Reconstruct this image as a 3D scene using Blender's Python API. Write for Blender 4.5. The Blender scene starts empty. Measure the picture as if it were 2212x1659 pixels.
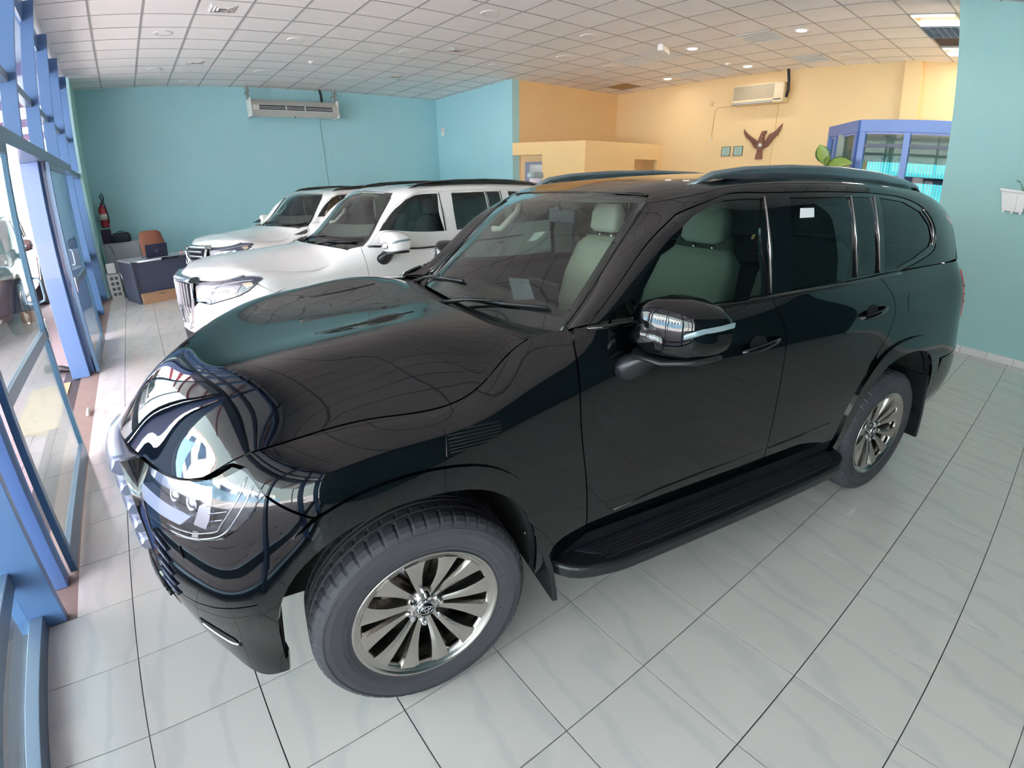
import bpy, bmesh, math, random
import numpy as np
from mathutils import Vector, Matrix
from mathutils.geometry import delaunay_2d_cdt

random.seed(7)
sc = bpy.context.scene
COL = sc.collection

# ------------------------------------------------------------------ camera
CAM_O = (0.8832683, -1.6036592, 1.7810635)
CAM_R = (0.79363699, -0.60830905, -0.01002117)
CAM_U = (0.23751647, 0.29462989, 0.92562366)
CAM_F = (0.56011271, 0.73698937, -0.37831261)
LENS = (1021.7132, 0.4912, -0.2137)          # r[px of 2212] = f (t + k1 t^3 + k2 t^5): an ultra-wide lens
cd = bpy.data.cameras.new('camera')
cam = bpy.data.objects.new('camera', cd)
COL.objects.link(cam)
cam.matrix_world = Matrix(((CAM_R[0], CAM_U[0], -CAM_F[0], CAM_O[0]), (CAM_R[1], CAM_U[1], -CAM_F[1], CAM_O[1]),
                           (CAM_R[2], CAM_U[2], -CAM_F[2], CAM_O[2]), (0, 0, 0, 1)))
cd.type = 'PANO'
cd.panorama_type = 'FISHEYE_LENS_POLYNOMIAL'
cd.sensor_fit = 'HORIZONTAL'
cd.sensor_width = 36.0
cd.sensor_height = 27.0
cd.fisheye_fov = math.pi
cd.fisheye_polynomial_k0 = 0.0
cd.fisheye_polynomial_k1 = -0.061558106495897415
cd.fisheye_polynomial_k2 = 0.0006626582623598851
cd.fisheye_polynomial_k3 = 2.518342368917024e-05
cd.fisheye_polynomial_k4 = -1.144361201304775e-06
cd.clip_start = 0.05
cd.clip_end = 200
sc.camera = cam

def project(P):
    """photo pixel (2212 frame) of world points, for choosing which tiles are large enough to be single objects"""
    d = np.atleast_2d(np.array(P, float)) - np.array(CAM_O)
    x = d @ np.array(CAM_R); y = d @ np.array(CAM_U); z = d @ np.array(CAM_F)
    rho = np.hypot(x, y) + 1e-9
    t = np.arctan2(rho, z)
    R = LENS[0] * (t + LENS[1] * t**3 + LENS[2] * t**5)
    return np.stack([1106 + R * x / rho, 829.5 - R * y / rho, t], 1)

# ------------------------------------------------------------------ world, sun, exposure
sc.view_settings.view_transform = 'Standard'
sc.view_settings.look = 'None'
sc.view_settings.gamma = 1.0
sc.view_settings.use_curve_mapping = False
sc.view_settings.exposure = EXPOSURE = 1.65
sc.cycles.use_denoising = True
sc.cycles.max_bounces = 14
sc.cycles.diffuse_bounces = 8
sc.cycles.glossy_bounces = 6
sc.cycles.transmission_bounces = 8
sc.cycles.transparent_max_bounces = 24
sc.cycles.caustics_reflective = False
sc.cycles.caustics_refractive = False
sc.cycles.sample_clamp_indirect = 8.0
w = bpy.data.worlds.new('sky'); sc.world = w; w.use_nodes = True
nt = w.node_tree; nt.nodes.clear()
wo = nt.nodes.new('ShaderNodeOutputWorld'); bg = nt.nodes.new('ShaderNodeBackground')
tc = nt.nodes.new('ShaderNodeTexCoord'); sp = nt.nodes.new('ShaderNodeSeparateXYZ'); rp = nt.nodes.new('ShaderNodeValToRGB')
nt.links.new(tc.outputs['Generated'], sp.inputs[0]); nt.links.new(sp.outputs['Z'], rp.inputs[0])
rp.color_ramp.elements[0].position = 0.0; rp.color_ramp.elements[0].color = (1.0, 0.95, 0.93, 1)
rp.color_ramp.elements[1].position = 0.7; rp.color_ramp.elements[1].color = (0.80, 0.87, 1.0, 1)
nt.links.new(rp.outputs[0], bg.inputs[0]); bg.inputs[1].default_value = SKY = 3.2
TROFFER_W = 4
nt.links.new(bg.outputs[0], wo.inputs[0])

sl_ = bpy.data.lights.new('sun', 'SUN'); sl_.energy = 46.0; sl_.angle = 0.02; sl_.color = (1, .98, .95)
so_ = bpy.data.objects.new('sun', sl_); COL.objects.link(so_)
so_.rotation_euler = Vector((-0.62, -0.25, -0.95)).to_track_quat('-Z', 'Y').to_euler()     # over the building from the far side: lights the street, not the room
def area(name, loc, rot, sx, sy, power, color=(1, 1, 1), portal=False):
    l = bpy.data.lights.new(name, 'AREA'); l.shape = 'RECTANGLE'; l.size = sx; l.size_y = sy
    l.energy = power; l.color = color
    if portal: l.cycles.is_portal = True
    o = bpy.data.objects.new(name, l); COL.objects.link(o); o.location = loc; o.rotation_euler = rot
    return o
# portal: tells the renderer where the sky comes in (the whole glazed front)
area('sky_portal', (-0.25, 3.3, 2.0), (0, -math.pi/2, 0), 4.0, 16.6, 1.0, portal=True)

# ------------------------------------------------------------------ materials
MATS = {}
def srgb(r, g, b):
    f = lambda c: c/12.92 if c <= 0.04045 else ((c+0.055)/1.055)**2.4
    return (f(r/255), f(g/255), f(b/255), 1)
def mat(name, col, rough=0.5, metal=0.0, noise=0.0, scale=8.0, bump=0.0, coat=0.0, emit=None, estr=0.0, spec=0.5, objvar=0.0, bscale=None, **kw):
    if name in MATS: return MATS[name]
    m = bpy.data.materials.new(name); m.use_nodes = True; MATS[name] = m
    t = m.node_tree; p = t.nodes['Principled BSDF']
    c = col if len(col) == 4 else srgb(*col)
    p.inputs['Base Color'].default_value = c
    p.inputs['Roughness'].default_value = rough; p.inputs['Metallic'].default_value = metal
    p.inputs['Specular IOR Level'].default_value = spec
    if coat: p.inputs['Coat Weight'].default_value = coat; p.inputs['Coat Roughness'].default_value = 0.01; p.inputs['Coat IOR'].default_value = kw.get('cior', 1.5)
    if emit: p.inputs['Emission Color'].default_value = emit if len(emit) == 4 else srgb(*emit); p.inputs['Emission Strength'].default_value = estr
    tex = t.nodes.new('ShaderNodeTexCoord'); nz = t.nodes.new('ShaderNodeTexNoise')
    nz.inputs['Scale'].default_value = scale; nz.inputs['Detail'].default_value = 5
    t.links.new(tex.outputs['Object'], nz.inputs['Vector'])
    if noise or objvar:
        hsv = t.nodes.new('ShaderNodeHueSaturation'); hsv.inputs['Color'].default_value = c
        mr = t.nodes.new('ShaderNodeMapRange'); mr.inputs['To Min'].default_value = 1-noise; mr.inputs['To Max'].default_value = 1+noise
        t.links.new(nz.outputs['Fac'], mr.inputs['Value'])
        src = mr.outputs[0]
        if objvar:
            oi = t.nodes.new('ShaderNodeObjectInfo'); m2 = t.nodes.new('ShaderNodeMapRange')
            m2.inputs['To Min'].default_value = 1-objvar; m2.inputs['To Max'].default_value = 1+objvar
            t.links.new(oi.outputs['Random'], m2.inputs['Value'])
            mu = t.nodes.new('ShaderNodeMath'); mu.operation = 'MULTIPLY'
            t.links.new(src, mu.inputs[0]); t.links.new(m2.outputs[0], mu.inputs[1]); src = mu.outputs[0]
        t.links.new(src, hsv.inputs['Value']); t.links.new(hsv.outputs[0], p.inputs['Base Color'])
    if bump:
        n2 = nz
        if bscale:
            n2 = t.nodes.new('ShaderNodeTexNoise'); n2.inputs['Scale'].default_value = bscale; n2.inputs['Detail'].default_value = 4
            t.links.new(tex.outputs['Object'], n2.inputs['Vector'])
        b = t.nodes.new('ShaderNodeBump'); b.inputs['Strength'].default_value = bump; b.inputs['Distance'].default_value = 0.01
        t.links.new(n2.outputs['Fac'], b.inputs['Height']); t.links.new(b.outputs[0], p.inputs['Normal'])
    return m
def glass(name, tint, rough=0.0, ior=1.5, refl=1.0):
    """thin pane: tinted straight-through light plus Fresnel reflection"""
    if name in MATS: return MATS[name]
    m = bpy.data.materials.new(name); m.use_nodes = True; MATS[name] = m
    t = m.node_tree; t.nodes.clear()
    o = t.nodes.new('ShaderNodeOutputMaterial'); mx = t.nodes.new('ShaderNodeMixShader')
    tr = t.nodes.new('ShaderNodeBsdfTransparent'); gl = t.nodes.new('ShaderNodeBsdfGlossy'); fr = t.nodes.new('ShaderNodeFresnel')
    tr.inputs[0].default_value = (*tint, 1); gl.inputs[0].default_value = (refl, refl, refl, 1); gl.inputs[1].default_value = rough
    fr.inputs[0].default_value = ior
    # facing-independent Fresnel (same from both sides of a thin pane)
    ge = t.nodes.new('ShaderNodeNewGeometry'); dt = t.nodes.new('ShaderNodeVectorMath'); dt.operation = 'DOT_PRODUCT'
    t.links.new(ge.outputs['Incoming'], dt.inputs[0]); t.links.new(ge.outputs['Normal'], dt.inputs[1])
    ab = t.nodes.new('ShaderNodeMath'); ab.operation = 'ABSOLUTE'; t.links.new(dt.outputs['Value'], ab.inputs[0])
    om = t.nodes.new('ShaderNodeMath'); om.operation = 'SUBTRACT'; om.inputs[0].default_value = 1; t.links.new(ab.outputs[0], om.inputs[1])
    pw = t.nodes.new('ShaderNodeMath'); pw.operation = 'POWER'; pw.inputs[1].default_value = 5; t.links.new(om.outputs[0], pw.inputs[0])
    f0 = ((ior-1)/(ior+1))**2 * 1.8
    ma = t.nodes.new('ShaderNodeMath'); ma.operation = 'MULTIPLY_ADD'; ma.inputs[1].default_value = 1-f0; ma.inputs[2].default_value = f0
    t.links.new(pw.outputs[0], ma.inputs[0])
    t.links.new(ma.outputs[0], mx.inputs[0]); t.links.new(tr.outputs[0], mx.inputs[1]); t.links.new(gl.outputs[0], mx.inputs[2])
    t.links.new(mx.outputs[0], o.inputs[0])
    return m

# ------------------------------------------------------------------ object helpers
def tag(o, label=None, cat=None, group=None, kind=None):
    if label: o['label'] = label
    if cat: o['category'] = cat
    if group: o['group'] = group
    if kind: o['kind'] = kind
    return o
def empty(name, loc=(0, 0, 0), rz=0.0, **k):
    o = bpy.data.objects.new(name, None); COL.objects.link(o); o.location = loc; o.rotation_euler = (0, 0, rz)
    o.empty_display_size = 0.1
    return tag(o, **k)
def link(name, me, m=None, parent=None, loc=None, rot=None, **k):
    o = bpy.data.objects.new(name, me); COL.objects.link(o)
    if m is not None and not me.materials: me.materials.append(m)
    if parent is not None: o.parent = parent
    if loc is not None: o.location = loc
    if rot is not None: o.rotation_euler = rot
    return tag(o, **k)
class MB:
    """collects simple solids; build() links them as one mesh object"""
    def __init__(s): s.v = []; s.f = []; s.sm = []
    def add(s, v, f, smooth=False):
        n = len(s.v); s.v += [tuple(p) for p in v]; s.f += [tuple(i+n for i in q) for q in f]; s.sm += [smooth]*len(f); return s
    def box(s, x0, x1, y0, y1, z0, z1, M=None):
        v = [(x, y, z) for z in (z0, z1) for y in (y0, y1) for x in (x0, x1)]
        if M is not None: v = [M @ Vector(p) for p in v]
        return s.add(v, [(0, 2, 3, 1), (4, 5, 7, 6), (0, 1, 5, 4), (2, 6, 7, 3), (0, 4, 6, 2), (1, 3, 7, 5)])
    def prism(s, poly, h0, h1, axis='z', M=None, smooth=False):
        """poly of 2D points extruded along axis; x: (y,z), y: (x,z), z: (x,y)"""
        def P(a, b, h): return {'z': (a, b, h), 'x': (h, a, b), 'y': (a, h, b)}[axis]
        n = len(poly); v = [P(a, b, h0) for a, b in poly] + [P(a, b, h1) for a, b in poly]
        ar = sum(poly[i][0]*poly[(i+1) % n][1]-poly[(i+1) % n][0]*poly[i][1] for i in range(n))
        sgn = (ar > 0) ^ (h1 < h0) ^ (axis == 'y')
        f = [tuple(range(n))[::-1], tuple(range(n, 2*n))] + [(i, (i+1) % n, n+(i+1) % n, n+i) for i in range(n)]
        if not sgn: f = [q[::-1] for q in f]
        if M is not None: v = [M @ Vector(p) for p in v]
        return s.add(v, f, smooth)
    def tube(s, pts, r, n=8, caps=True, closed=False):
        P = [Vector(p) for p in pts]; N = len(P); rr = r if hasattr(r, '__len__') else [r]*N
        v = []; f = []; up = None
        for i, p in enumerate(P):
            a = P[(i-1) % N] if (closed or i) else p; b = P[(i+1) % N] if (closed or i < N-1) else p
            t = (b-a).normalized() if (b-a).length > 1e-9 else Vector((0, 0, 1))
            if up is None: up = t.orthogonal().normalized()
            up = (up - t*up.dot(t)); up = up.normalized() if up.length > 1e-6 else t.orthogonal().normalized()
            sd = t.cross(up)
            for k in range(n):
                an = 2*math.pi*k/n; v.append(p + (up*math.cos(an)+sd*math.sin(an))*rr[i])
        for i in range(N if closed else N-1):
            j = (i+1) % N
            for k in range(n): k2 = (k+1) % n; f.append((i*n+k, i*n+k2, j*n+k2, j*n+k))
        if caps and not closed: f.append(tuple(range(n))[::-1]); f.append(tuple((N-1)*n+k for k in range(n)))
        return s.add(v, f, True)
    def lathe(s, prof, n=32, M=None, smooth=True, closed=False):
        """prof: (r, h) around local z"""
        v = []; f = []; m = len(prof)
        for k in range(n):
            a = 2*math.pi*k/n
            for r, h in prof: v.append((r*math.cos(a), r*math.sin(a), h))
        for k in range(n):
            k2 = (k+1) % n
            for i in range(m if closed else m-1): j = (i+1) % m; f.append((k*m+i, k2*m+i, k2*m+j, k*m+j))
        if M is not None: v = [M @ Vector(p) for p in v]
        return s.add(v, f, smooth)
    def loft(s, rings, caps=True, closed=True, smooth=True):
        n = len(rings[0]); v = [p for r in rings for p in r]; f = []
        for i in range(len(rings)-1):
            for k in range(n if closed else n-1): k2 = (k+1) % n; f.append((i*n+k, i*n+k2, (i+1)*n+k2, (i+1)*n+k))
        s.add(v, f, smooth)
        if caps and closed:
            b = len(s.v)-len(v)
            s.f.append(tuple(b+k for k in range(n))[::-1]); s.sm.append(False)
            s.f.append(tuple(b+(len(rings)-1)*n+k for k in range(n))); s.sm.append(False)
        return s
    def mesh(s, name):
        me = bpy.data.meshes.new(name); me.from_pydata([tuple(p) for p in s.v], [], s.f)
        me.polygons.foreach_set('use_smooth', s.sm); me.update(); return me
    def build(s, name, m=None, parent=None, bevel=0, fix=False, loc=None, rot=None, **k):
        me = s.mesh(name)
        if fix:
            bm = bmesh.new(); bm.from_mesh(me); bmesh.ops.recalc_face_normals(bm, faces=bm.faces); bm.to_mesh(me); bm.free()
        o = link(name, me, m, parent, loc, rot, **k)
        if bevel:
            b = o.modifiers.new('bevel', 'BEVEL'); b.width = bevel; b.segments = 2; b.limit_method = 'ANGLE'
        return o
def T(x, y, z): return Matrix.Translation((x, y, z))
def R(a, ax): return Matrix.Rotation(a, 4, ax)
def copy_tree(o, parent=None):
    c = o.copy(); COL.objects.link(c)
    if parent is not None: c.parent = parent
    for ch in [x for x in ALLCH(o)]: copy_tree(ch, c)
    return c
def ALLCH(o): return [x for x in bpy.data.objects if x.parent == o]
# ================================================================== room
TS = 0.422; CT = 0.633; CX0 = 0.042; CY0 = 5.725; HC = 4.03
XW = 0.1; YB = 11.6; XT = 8.4; YY = 8.17; XY = 11.9; XP = 8.35; YP = -0.12; YN = -4.6
teal = mat('teal_paint', (164, 210, 219), 0.6, noise=0.03, scale=1.5, bump=0.06, bscale=60)
yellow = mat('yellow_paint', (226, 194, 144), 0.6, noise=0.03, scale=1.5, bump=0.06, bscale=60)
tile_m = mat('floor_tile_glaze', (196, 196, 194), 0.13, noise=0.0, objvar=0.02)
grout = mat('grout', (70, 62, 66), 0.8, noise=0.15, scale=30)
ceil_m = mat('ceiling_tile_board', (240, 235, 232), 0.9, noise=0.04, scale=3, bump=0.15, bscale=120, objvar=0.02)
grid_m = mat('ceiling_grid_paint', (172, 168, 168), 0.5)
blue = mat('blue_aluminium', (98, 132, 182), 0.35, metal=0.0, noise=0.03, scale=5, coat=0.2)
greyal = mat('grey_blue_aluminium', (122, 143, 165), 0.35, metal=0.3, noise=0.02, scale=5)
pane_m = glass('shop_window_glass', (0.86, 0.95, 0.93))
white_pl = mat('white_plastic', (225, 225, 220), 0.4, noise=0.02)
black_pl = mat('black_plastic', (22, 22, 24), 0.45, noise=0.05)
chrome = mat('chrome', (215, 215, 220), 0.06, metal=1.0)
conc = mat('threshold_concrete', (150, 128, 120), 0.8, noise=0.12, scale=6, bump=0.2)
pave_m = mat('outdoor_paver', (168, 148, 150), 0.85, noise=0.08, scale=5, bump=0.2, objvar=0.08)
# marble veins on the floor tiles (procedural, in world metres)
t = tile_m.node_tree; p = t.nodes['Principled BSDF']
ge = t.nodes.new('ShaderNodeNewGeometry'); wv = t.nodes.new('ShaderNodeTexWave'); wv.wave_type = 'BANDS'
mp = t.nodes.new('ShaderNodeMapping'); mp.inputs['Rotation'].default_value = (0, 0, 0.5); mp.inputs['Scale'].default_value = (1.0, 0.35, 1)
oi = t.nodes.new('ShaderNodeObjectInfo'); va = t.nodes.new('ShaderNodeVectorMath'); va.operation = 'ADD'
t.links.new(ge.outputs['Position'], va.inputs[0]); t.links.new(oi.outputs['Random'], va.inputs[1]); t.links.new(va.outputs[0], mp.inputs[0])
t.links.new(mp.outputs[0], wv.inputs[0]); wv.inputs['Scale'].default_value = 1.6; wv.inputs['Distortion'].default_value = 7; wv.inputs['Detail'].default_value = 4; wv.inputs['Detail Scale'].default_value = 2.2
cr = t.nodes.new('ShaderNodeValToRGB'); cr.color_ramp.elements[0].position = 0.80; cr.color_ramp.elements[0].color = srgb(222, 217, 211)
cr.color_ramp.elements[1].position = 1.0; cr.color_ramp.elements[1].color = srgb(213, 210, 206)
t.links.new(wv.outputs['Fac'], cr.inputs[0])
hs = [n for n in t.nodes if n.type == 'HUE_SAT'][0]; t.links.new(cr.outputs[0], hs.inputs['Color'])
p.inputs['Specular IOR Level'].default_value = 0.5

def inroom(x, y):
    if x < 0.16: return False
    if y > YB: return False
    if x > XT and y > YY: return False
    if x > XY: return False
    if x > XP and y < YP and x > XP: return False
    return True
# --- floor
fl = MB().box(-0.2, XY+0.1, YN-0.1, YB+0.1, -0.06, -0.012).build('floor', grout); tag(fl, kind='structure')
me_t = MB().box(-TS/2+0.0022, TS/2-0.0022, -TS/2+0.0022, TS/2-0.0022, -0.012, 0).mesh('floor_tile'); me_t.materials.append(tile_m)
cand = []
nx, ny = int(XY/TS)+2, int((YB-YN)/TS)+2
for i in range(-1, nx):
    for j in range(-12, ny):
        cx, cy = (i+0.5)*TS, (j+0.5)*TS
        if cy < YN-0.2 or cy > YB+0.1: continue
        x0, x1 = i*TS+0.0022, (i+1)*TS-0.0022; y0, y1 = j*TS+0.0022, (j+1)*TS-0.0022
        lim = 0.165 if cy > 0.85 else 0.03
        x0c = max(x0, lim); x1c = min(x1, XY); y0c = max(y0, YN); y1c = min(y1, YB)
        if x1c-x0c < 0.02 or y1c-y0c < 0.02: continue
        pj = project([(x0c, y0c, 0), (x1c, y0c, 0), (x1c, y1c, 0), (x0c, y1c, 0)])
        vis = bool((pj[:, 2] < 1.25).all() and pj[:, 0].max() > 0 and pj[:, 0].min() < 2212 and pj[:, 1].max() > 560 and pj[:, 1].min() < 1659)
        a = 0.5*abs(sum(pj[k, 0]*pj[(k+1) % 4, 1]-pj[(k+1) % 4, 0]*pj[k, 1] for k in range(4))) if vis else 0
        # tiles standing behind the parked cars are not in view: they join the rest
        if vis and cx > 2.6 and cy > 0.9: a *= 0.001
        if vis and 1.9 < cx < 5.3 and -0.75 < cy < 5: a *= 0.01
        cand.append((a, (x0c, x1c, y0c, y1c), (cx, cy), abs(x1c-x0c-TS) < 0.01 and abs(y1c-y0c-TS) < 0.01))
cand.sort(key=lambda c: -c[0])
rest = MB()
for k, (a, (x0, x1, y0, y1), (cx, cy), full) in enumerate(cand):
    if k < 298 and a > 25:
        if full: link('floor_tile', me_t, None, fl, (cx, cy, random.uniform(-0.0003, 0.0003)))
        else: MB().box(x0, x1, y0, y1, -0.012, 0).build('floor_tile', tile_m, fl)
    else: rest.box(x0, x1, y0, y1, -0.012, 0)
rest.build('far_floor_tiles', tile_m, fl, kind='stuff')
MB().box(-0.02, 0.165, 0.85, YB-1, -0.05, -0.001).build('threshold_strip', conc, fl, label='worn concrete threshold strip under the sliding doors')
# --- ceiling
ce = MB().box(-0.1, XY+0.1, YN-0.1, YB+0.1, HC+0.02, HC+0.08).build('ceiling', grid_m); tag(ce, kind='structure')
cme = MB().box(-CT/2+0.012, CT/2-0.012, -CT/2+0.012, CT/2-0.012, HC-0.004, HC+0.02).mesh('ceiling_tile'); cme.materials.append(ceil_m)
special = {}     # (i,j) tiles taken by vents or lights
for ij in [(14, -5), (17, -5), (14, -1), (14, -2), (17, -1), (17, -2)]: special[ij] = 'vent'
special[(17, 2)] = 'open'
for ij in [(14, -9), (15, -9), (17, -9), (16, -9)]: special[ij] = 'troffer'
cand = []
for i in range(-1, 19):
    for j in range(-17, 10):
        x0, x1 = CX0+i*CT+0.012, CX0+(i+1)*CT-0.012; y0, y1 = CY0+j*CT+0.012, CY0+(j+1)*CT-0.012
        if (i, j) in special: continue
        x0c = max(x0, XW-0.02); x1c = min(x1, XY); y0c = max(y0, YN); y1c = min(y1, YB)
        if x1c-x0c < 0.02 or y1c-y0c < 0.02: continue
        if x0c > XT and y0c > YY: continue
        pj = project([(x0c, y0c, HC), (x1c, y0c, HC), (x1c, y1c, HC), (x0c, y1c, HC)])
        vis = bool((pj[:, 2] < 1.2).all() and pj[:, 0].max() > 0 and pj[:, 0].min() < 2212 and pj[:, 1].max() > 0 and pj[:, 1].min() < 400)
        a = 0.5*abs(sum(pj[k, 0]*pj[(k+1) % 4, 1]-pj[(k+1) % 4, 0]*pj[k, 1] for k in range(4))) if vis else 0
        cand.append((a, (x0c, x1c, y0c, y1c), (x0/2+x1/2, y0/2+y1/2), (x0, x1, y0, y1) == (x0c, x1c, y0c, y1c)))
cand.sort(key=lambda c: -c[0])
rest = MB(); nr = 0
for k, (a, (x0, x1, y0, y1), (cx, cy), full) in enumerate(cand):
    if k < 295 and a > 30:
        if full: link('ceiling_tile', cme, None, ce, (cx, cy, random.uniform(-0.001, 0.001)))
        else: MB().box(x0, x1, y0, y1, HC-0.004, HC+0.02).build('ceiling_tile', ceil_m, ce)
    else: rest.box(x0, x1, y0, y1, HC-0.004, HC+0.02); nr += 1
if nr: rest.build('far_ceiling_tiles', ceil_m, ce, kind='stuff')
for i in range(0, 20):
    x = CX0+i*CT
    if XW < x < XY: MB().box(x-0.013, x+0.013, YN, YB if x < XT else YY, HC-0.008, HC+0.02).build('ceiling_runner', grid_m, ce)
for j in range(-16, 11):
    y = CY0+j*CT
    if YN < y < YB: MB().box(XW, XY if y < YY else XT, y-0.008, y+0.008, HC-0.007, HC+0.02).build('ceiling_cross_runner', grid_m, ce)
MB().box(CX0+17*CT+0.012, CX0+18*CT-0.012, CY0+2*CT+0.012, CY0+3*CT-0.012, HC+0.005, HC+0.02).build('stained_ceiling_tile', mat('stained_board', (176, 146, 92), 0.9, noise=0.1, scale=3), ce, label='brown stained ceiling tile')  # brown board set in the gap of a missing tile
# --- walls
def wall(name, x0, x1, y0, y1, z0, z1, m): return tag(MB().box(x0, x1, y0, y1, z0, z1).build(name, m), kind='structure')
wall('wall_back', 0.1, XT+0.2, YB, YB+0.2, 0, HC+0.02, teal)
wall('wall_window_pier', -0.12, 0.14, 10.25, YB, 0, HC+0.02, mat('pale_teal_paint', (176, 220, 214), 0.6, noise=0.03))
wall('wall_side', XT, XT+0.2, YY, YB, 0, HC+0.02, teal)
wall('wall_alcove', XT+0.2, XY+0.2, YY, YY+0.2, 0, HC+0.02, yellow)
wall('wall_yellow', XY, XY+0.2, -5.5, YY, 0, HC+0.02, yellow)
wall('trim_pilaster', XY-0.12, XY, 1.15, 1.45, 0, HC, yellow)
wall('wall_right', XP, XP+0.25, YN, YP, 0, HC+0.02, mat('green_teal_paint', (150, 190, 188), 0.6, noise=0.03, scale=1.5, bump=0.06, bscale=60))
wall('wall_near', -0.1, XP+0.25, YN-0.2, YN, 0, HC+0.02, mat('dark_teal_paint', (62, 92, 98), 0.6, noise=0.03))  # unseen wall, coloured darker to dim its reflection in the car side
wall('wall_far_right', XP+0.25, XY, -5.7, -5.5, 0, HC+0.02, yellow)
# skirting tiles along the right wall
sk = empty('baseboard_right', kind='structure')
skm = mat('skirting_tile', (214, 208, 206), 0.2, noise=0.05, scale=3, objvar=0.03)
y = YP
while y > YN:
    y2 = max(y-0.30, YN); MB().box(XP-0.012, XP, y2+0.0015, y-0.0015, 0, 0.085).build('skirting_tile', skm, sk, bevel=0.002); y = y2
MB().box(XP-0.008, XP, YN, YP, 0, 0.08).build('skirting_backing', grout, sk)
MB().box(XP, XP+0.25, YP, YP+0.012, 0, 0.085).build('skirting_tile', skm, sk)
sk2 = empty('baseboard_back', kind='structure')
x = 0.16
while x < XT: x2 = min(x+0.3, XT); MB().box(x+0.0015, x2-0.0015, YB-0.012, YB, 0, 0.085).build('skirting_tile', skm, sk2); x = x2
# --- window wall: blue aluminium fins, transoms, glazing, sliding doors
ww = empty('wall_window', kind='structure')
FY = [0.87-1.52*k for k in (3, 2, 1, 0)]+[2.50+1.52*k for k in range(6)]
FY = [f for f in FY if YN < f < 10.3]
for f in FY:
    MB().box(-0.045, 0.10, f-0.025, f+0.025, 2.36, HC).build('mullion_fin', blue, ww, bevel=0.003)
for f in FY:
    if f < 1.0 or abs(f-5.54) < 0.2 or f > 6:
        MB().box(-0.10, 0.10 if f > 1 else 0.12, f-0.025, f+0.025, 0, 2.25).build('mullion_fin', blue, ww, bevel=0.003)
MB().box(-0.10, 0.145, 0.87, 8.0, 2.25, 2.36).build('transom_beam', greyal, ww, bevel=0.004)
MB().box(-0.10, 0.10, 8.0, 10.25, 2.25, 2.33).build('transom_beam', greyal, ww, bevel=0.004)
MB().box(-0.10, 0.12, YN, 0.845, 2.25, 2.36).build('transom_beam', greyal, ww, bevel=0.004)
edges = [YN]+FY+[10.25]
for a, b in zip(edges[:-1], edges[1:]):
    a2, b2 = a+0.026, b-0.026
    if b2-a2 < 0.1: continue
    MB().box(-0.045, 0.03, a2, b2, 2.87, 2.95).build('mullion_transom', greyal, ww, bevel=0.003)
    MB().box(-0.05, -0.02, a2, b2, 3.80, HC).build('head_rail', blue, ww)
    MB().box(-0.045, -0.039, a2, b2, 2.36, 2.87).build('fixed_pane', pane_m, ww)
    MB().box(-0.045, -0.039, a2, b2, 2.95, 3.80).build('fixed_pane', pane_m, ww)
    if b <= 0.9:     # near fixed bays
        MB().box(-0.035, 0.03, a2, b2, 0, 0.075).build('bottom_rail', greyal, ww, bevel=0.003)
        MB().box(-0.055, -0.02, a2, b2, 0.26, 0.345).build('mid_rail', greyal, ww, bevel=0.003)
        MB().box(-0.046, -0.040, a2, b2, 0.0, 0.26).build('fixed_pane', pane_m, ww)
        MB().box(-0.046, -0.040, a2, b2, 0.345, 2.25).build('fixed_pane', pane_m, ww)
    if a > 6.5:
        MB().box(-0.08, 0.0, a2, b2, 0, 0.09).build('bottom_rail', blue, ww)
        MB().box(-0.08, 0.0, a2, b2, 0.80, 0.90).build('mid_rail', greyal, ww)
        MB().box(-0.05, -0.044, a2, b2, 0.09, 0.80).build('fixed_pane', pane_m, ww)
        MB().box(-0.05, -0.044, a2, b2, 0.90, 2.25).build('fixed_pane', pane_m, ww)
# deep blue box jambs beside the doorway
MB().box(-0.09, 0.10, 0.895, 0.90, 0, 2.25).build('jamb_liner', blue, ww)
MB().box(-0.04, 0.115, 1.12, 1.22, 0.0, 2.25).build('door_jamb', blue, ww, bevel=0.004)
MB().box(-0.10, 0.075, 4.93, 5.06, 0, 2.25).build('door_jamb', blue, ww, bevel=0.004)
MB().box(-0.11, 0.115, 5.06, 5.45, 0, 2.25).build('door_jamb', blue, ww, bevel=0.004)
def sliding_door(name, y0, y1, x, handle_y):
    d = empty(name, (x, 0, 0), kind='structure')
    st = mat('door_stile_teal', (86, 120, 150), 0.3, metal=0.2)
    MB().box(-0.018, 0.018, y0, y0+0.055, 0.01, 2.24).build('stile', st, d, bevel=0.003)
    MB().box(-0.018, 0.018, y1-0.055, y1, 0.01, 2.24).build('stile', st, d, bevel=0.003)
    MB().box(-0.018, 0.018, y0+0.055, y1-0.055, 0.01, 0.13).build('bottom_rail', greyal, d, bevel=0.003)
    MB().box(-0.018, 0.018, y0+0.055, y1-0.055, 0.93, 1.0).build('mid_rail', greyal, d, bevel=0.003)
    MB().box(-0.018, 0.018, y0+0.055, y1-0.055, 2.17, 2.24).build('top_rail', greyal, d, bevel=0.003)
    MB().box(-0.003, 0.003, y0+0.055, y1-0.055, 0.13, 0.93).build('door_pane', pane_m, d)
    MB().box(-0.003, 0.003, y0+0.055, y1-0.055, 1.0, 2.17).build('door_pane', pane_m, d)
    hy = handle_y; s = -1 if hy > (y0+y1)/2 else 1
    MB().tube([(0.018, hy, 1.18), (0.06, hy, 1.19), (0.065, hy, 1.22), (0.065, hy, 1.31), (0.06, hy, 1.34), (0.018, hy, 1.35)], 0.008).build('pull_handle', mat('pale_handle', (170, 200, 230), 0.25, metal=0.2), d)
    MB().box(0.018, 0.03, hy-0.02, hy+0.02, 0.90, 1.06).build('lock_plate', chrome, d, bevel=0.002)
    return d
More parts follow.
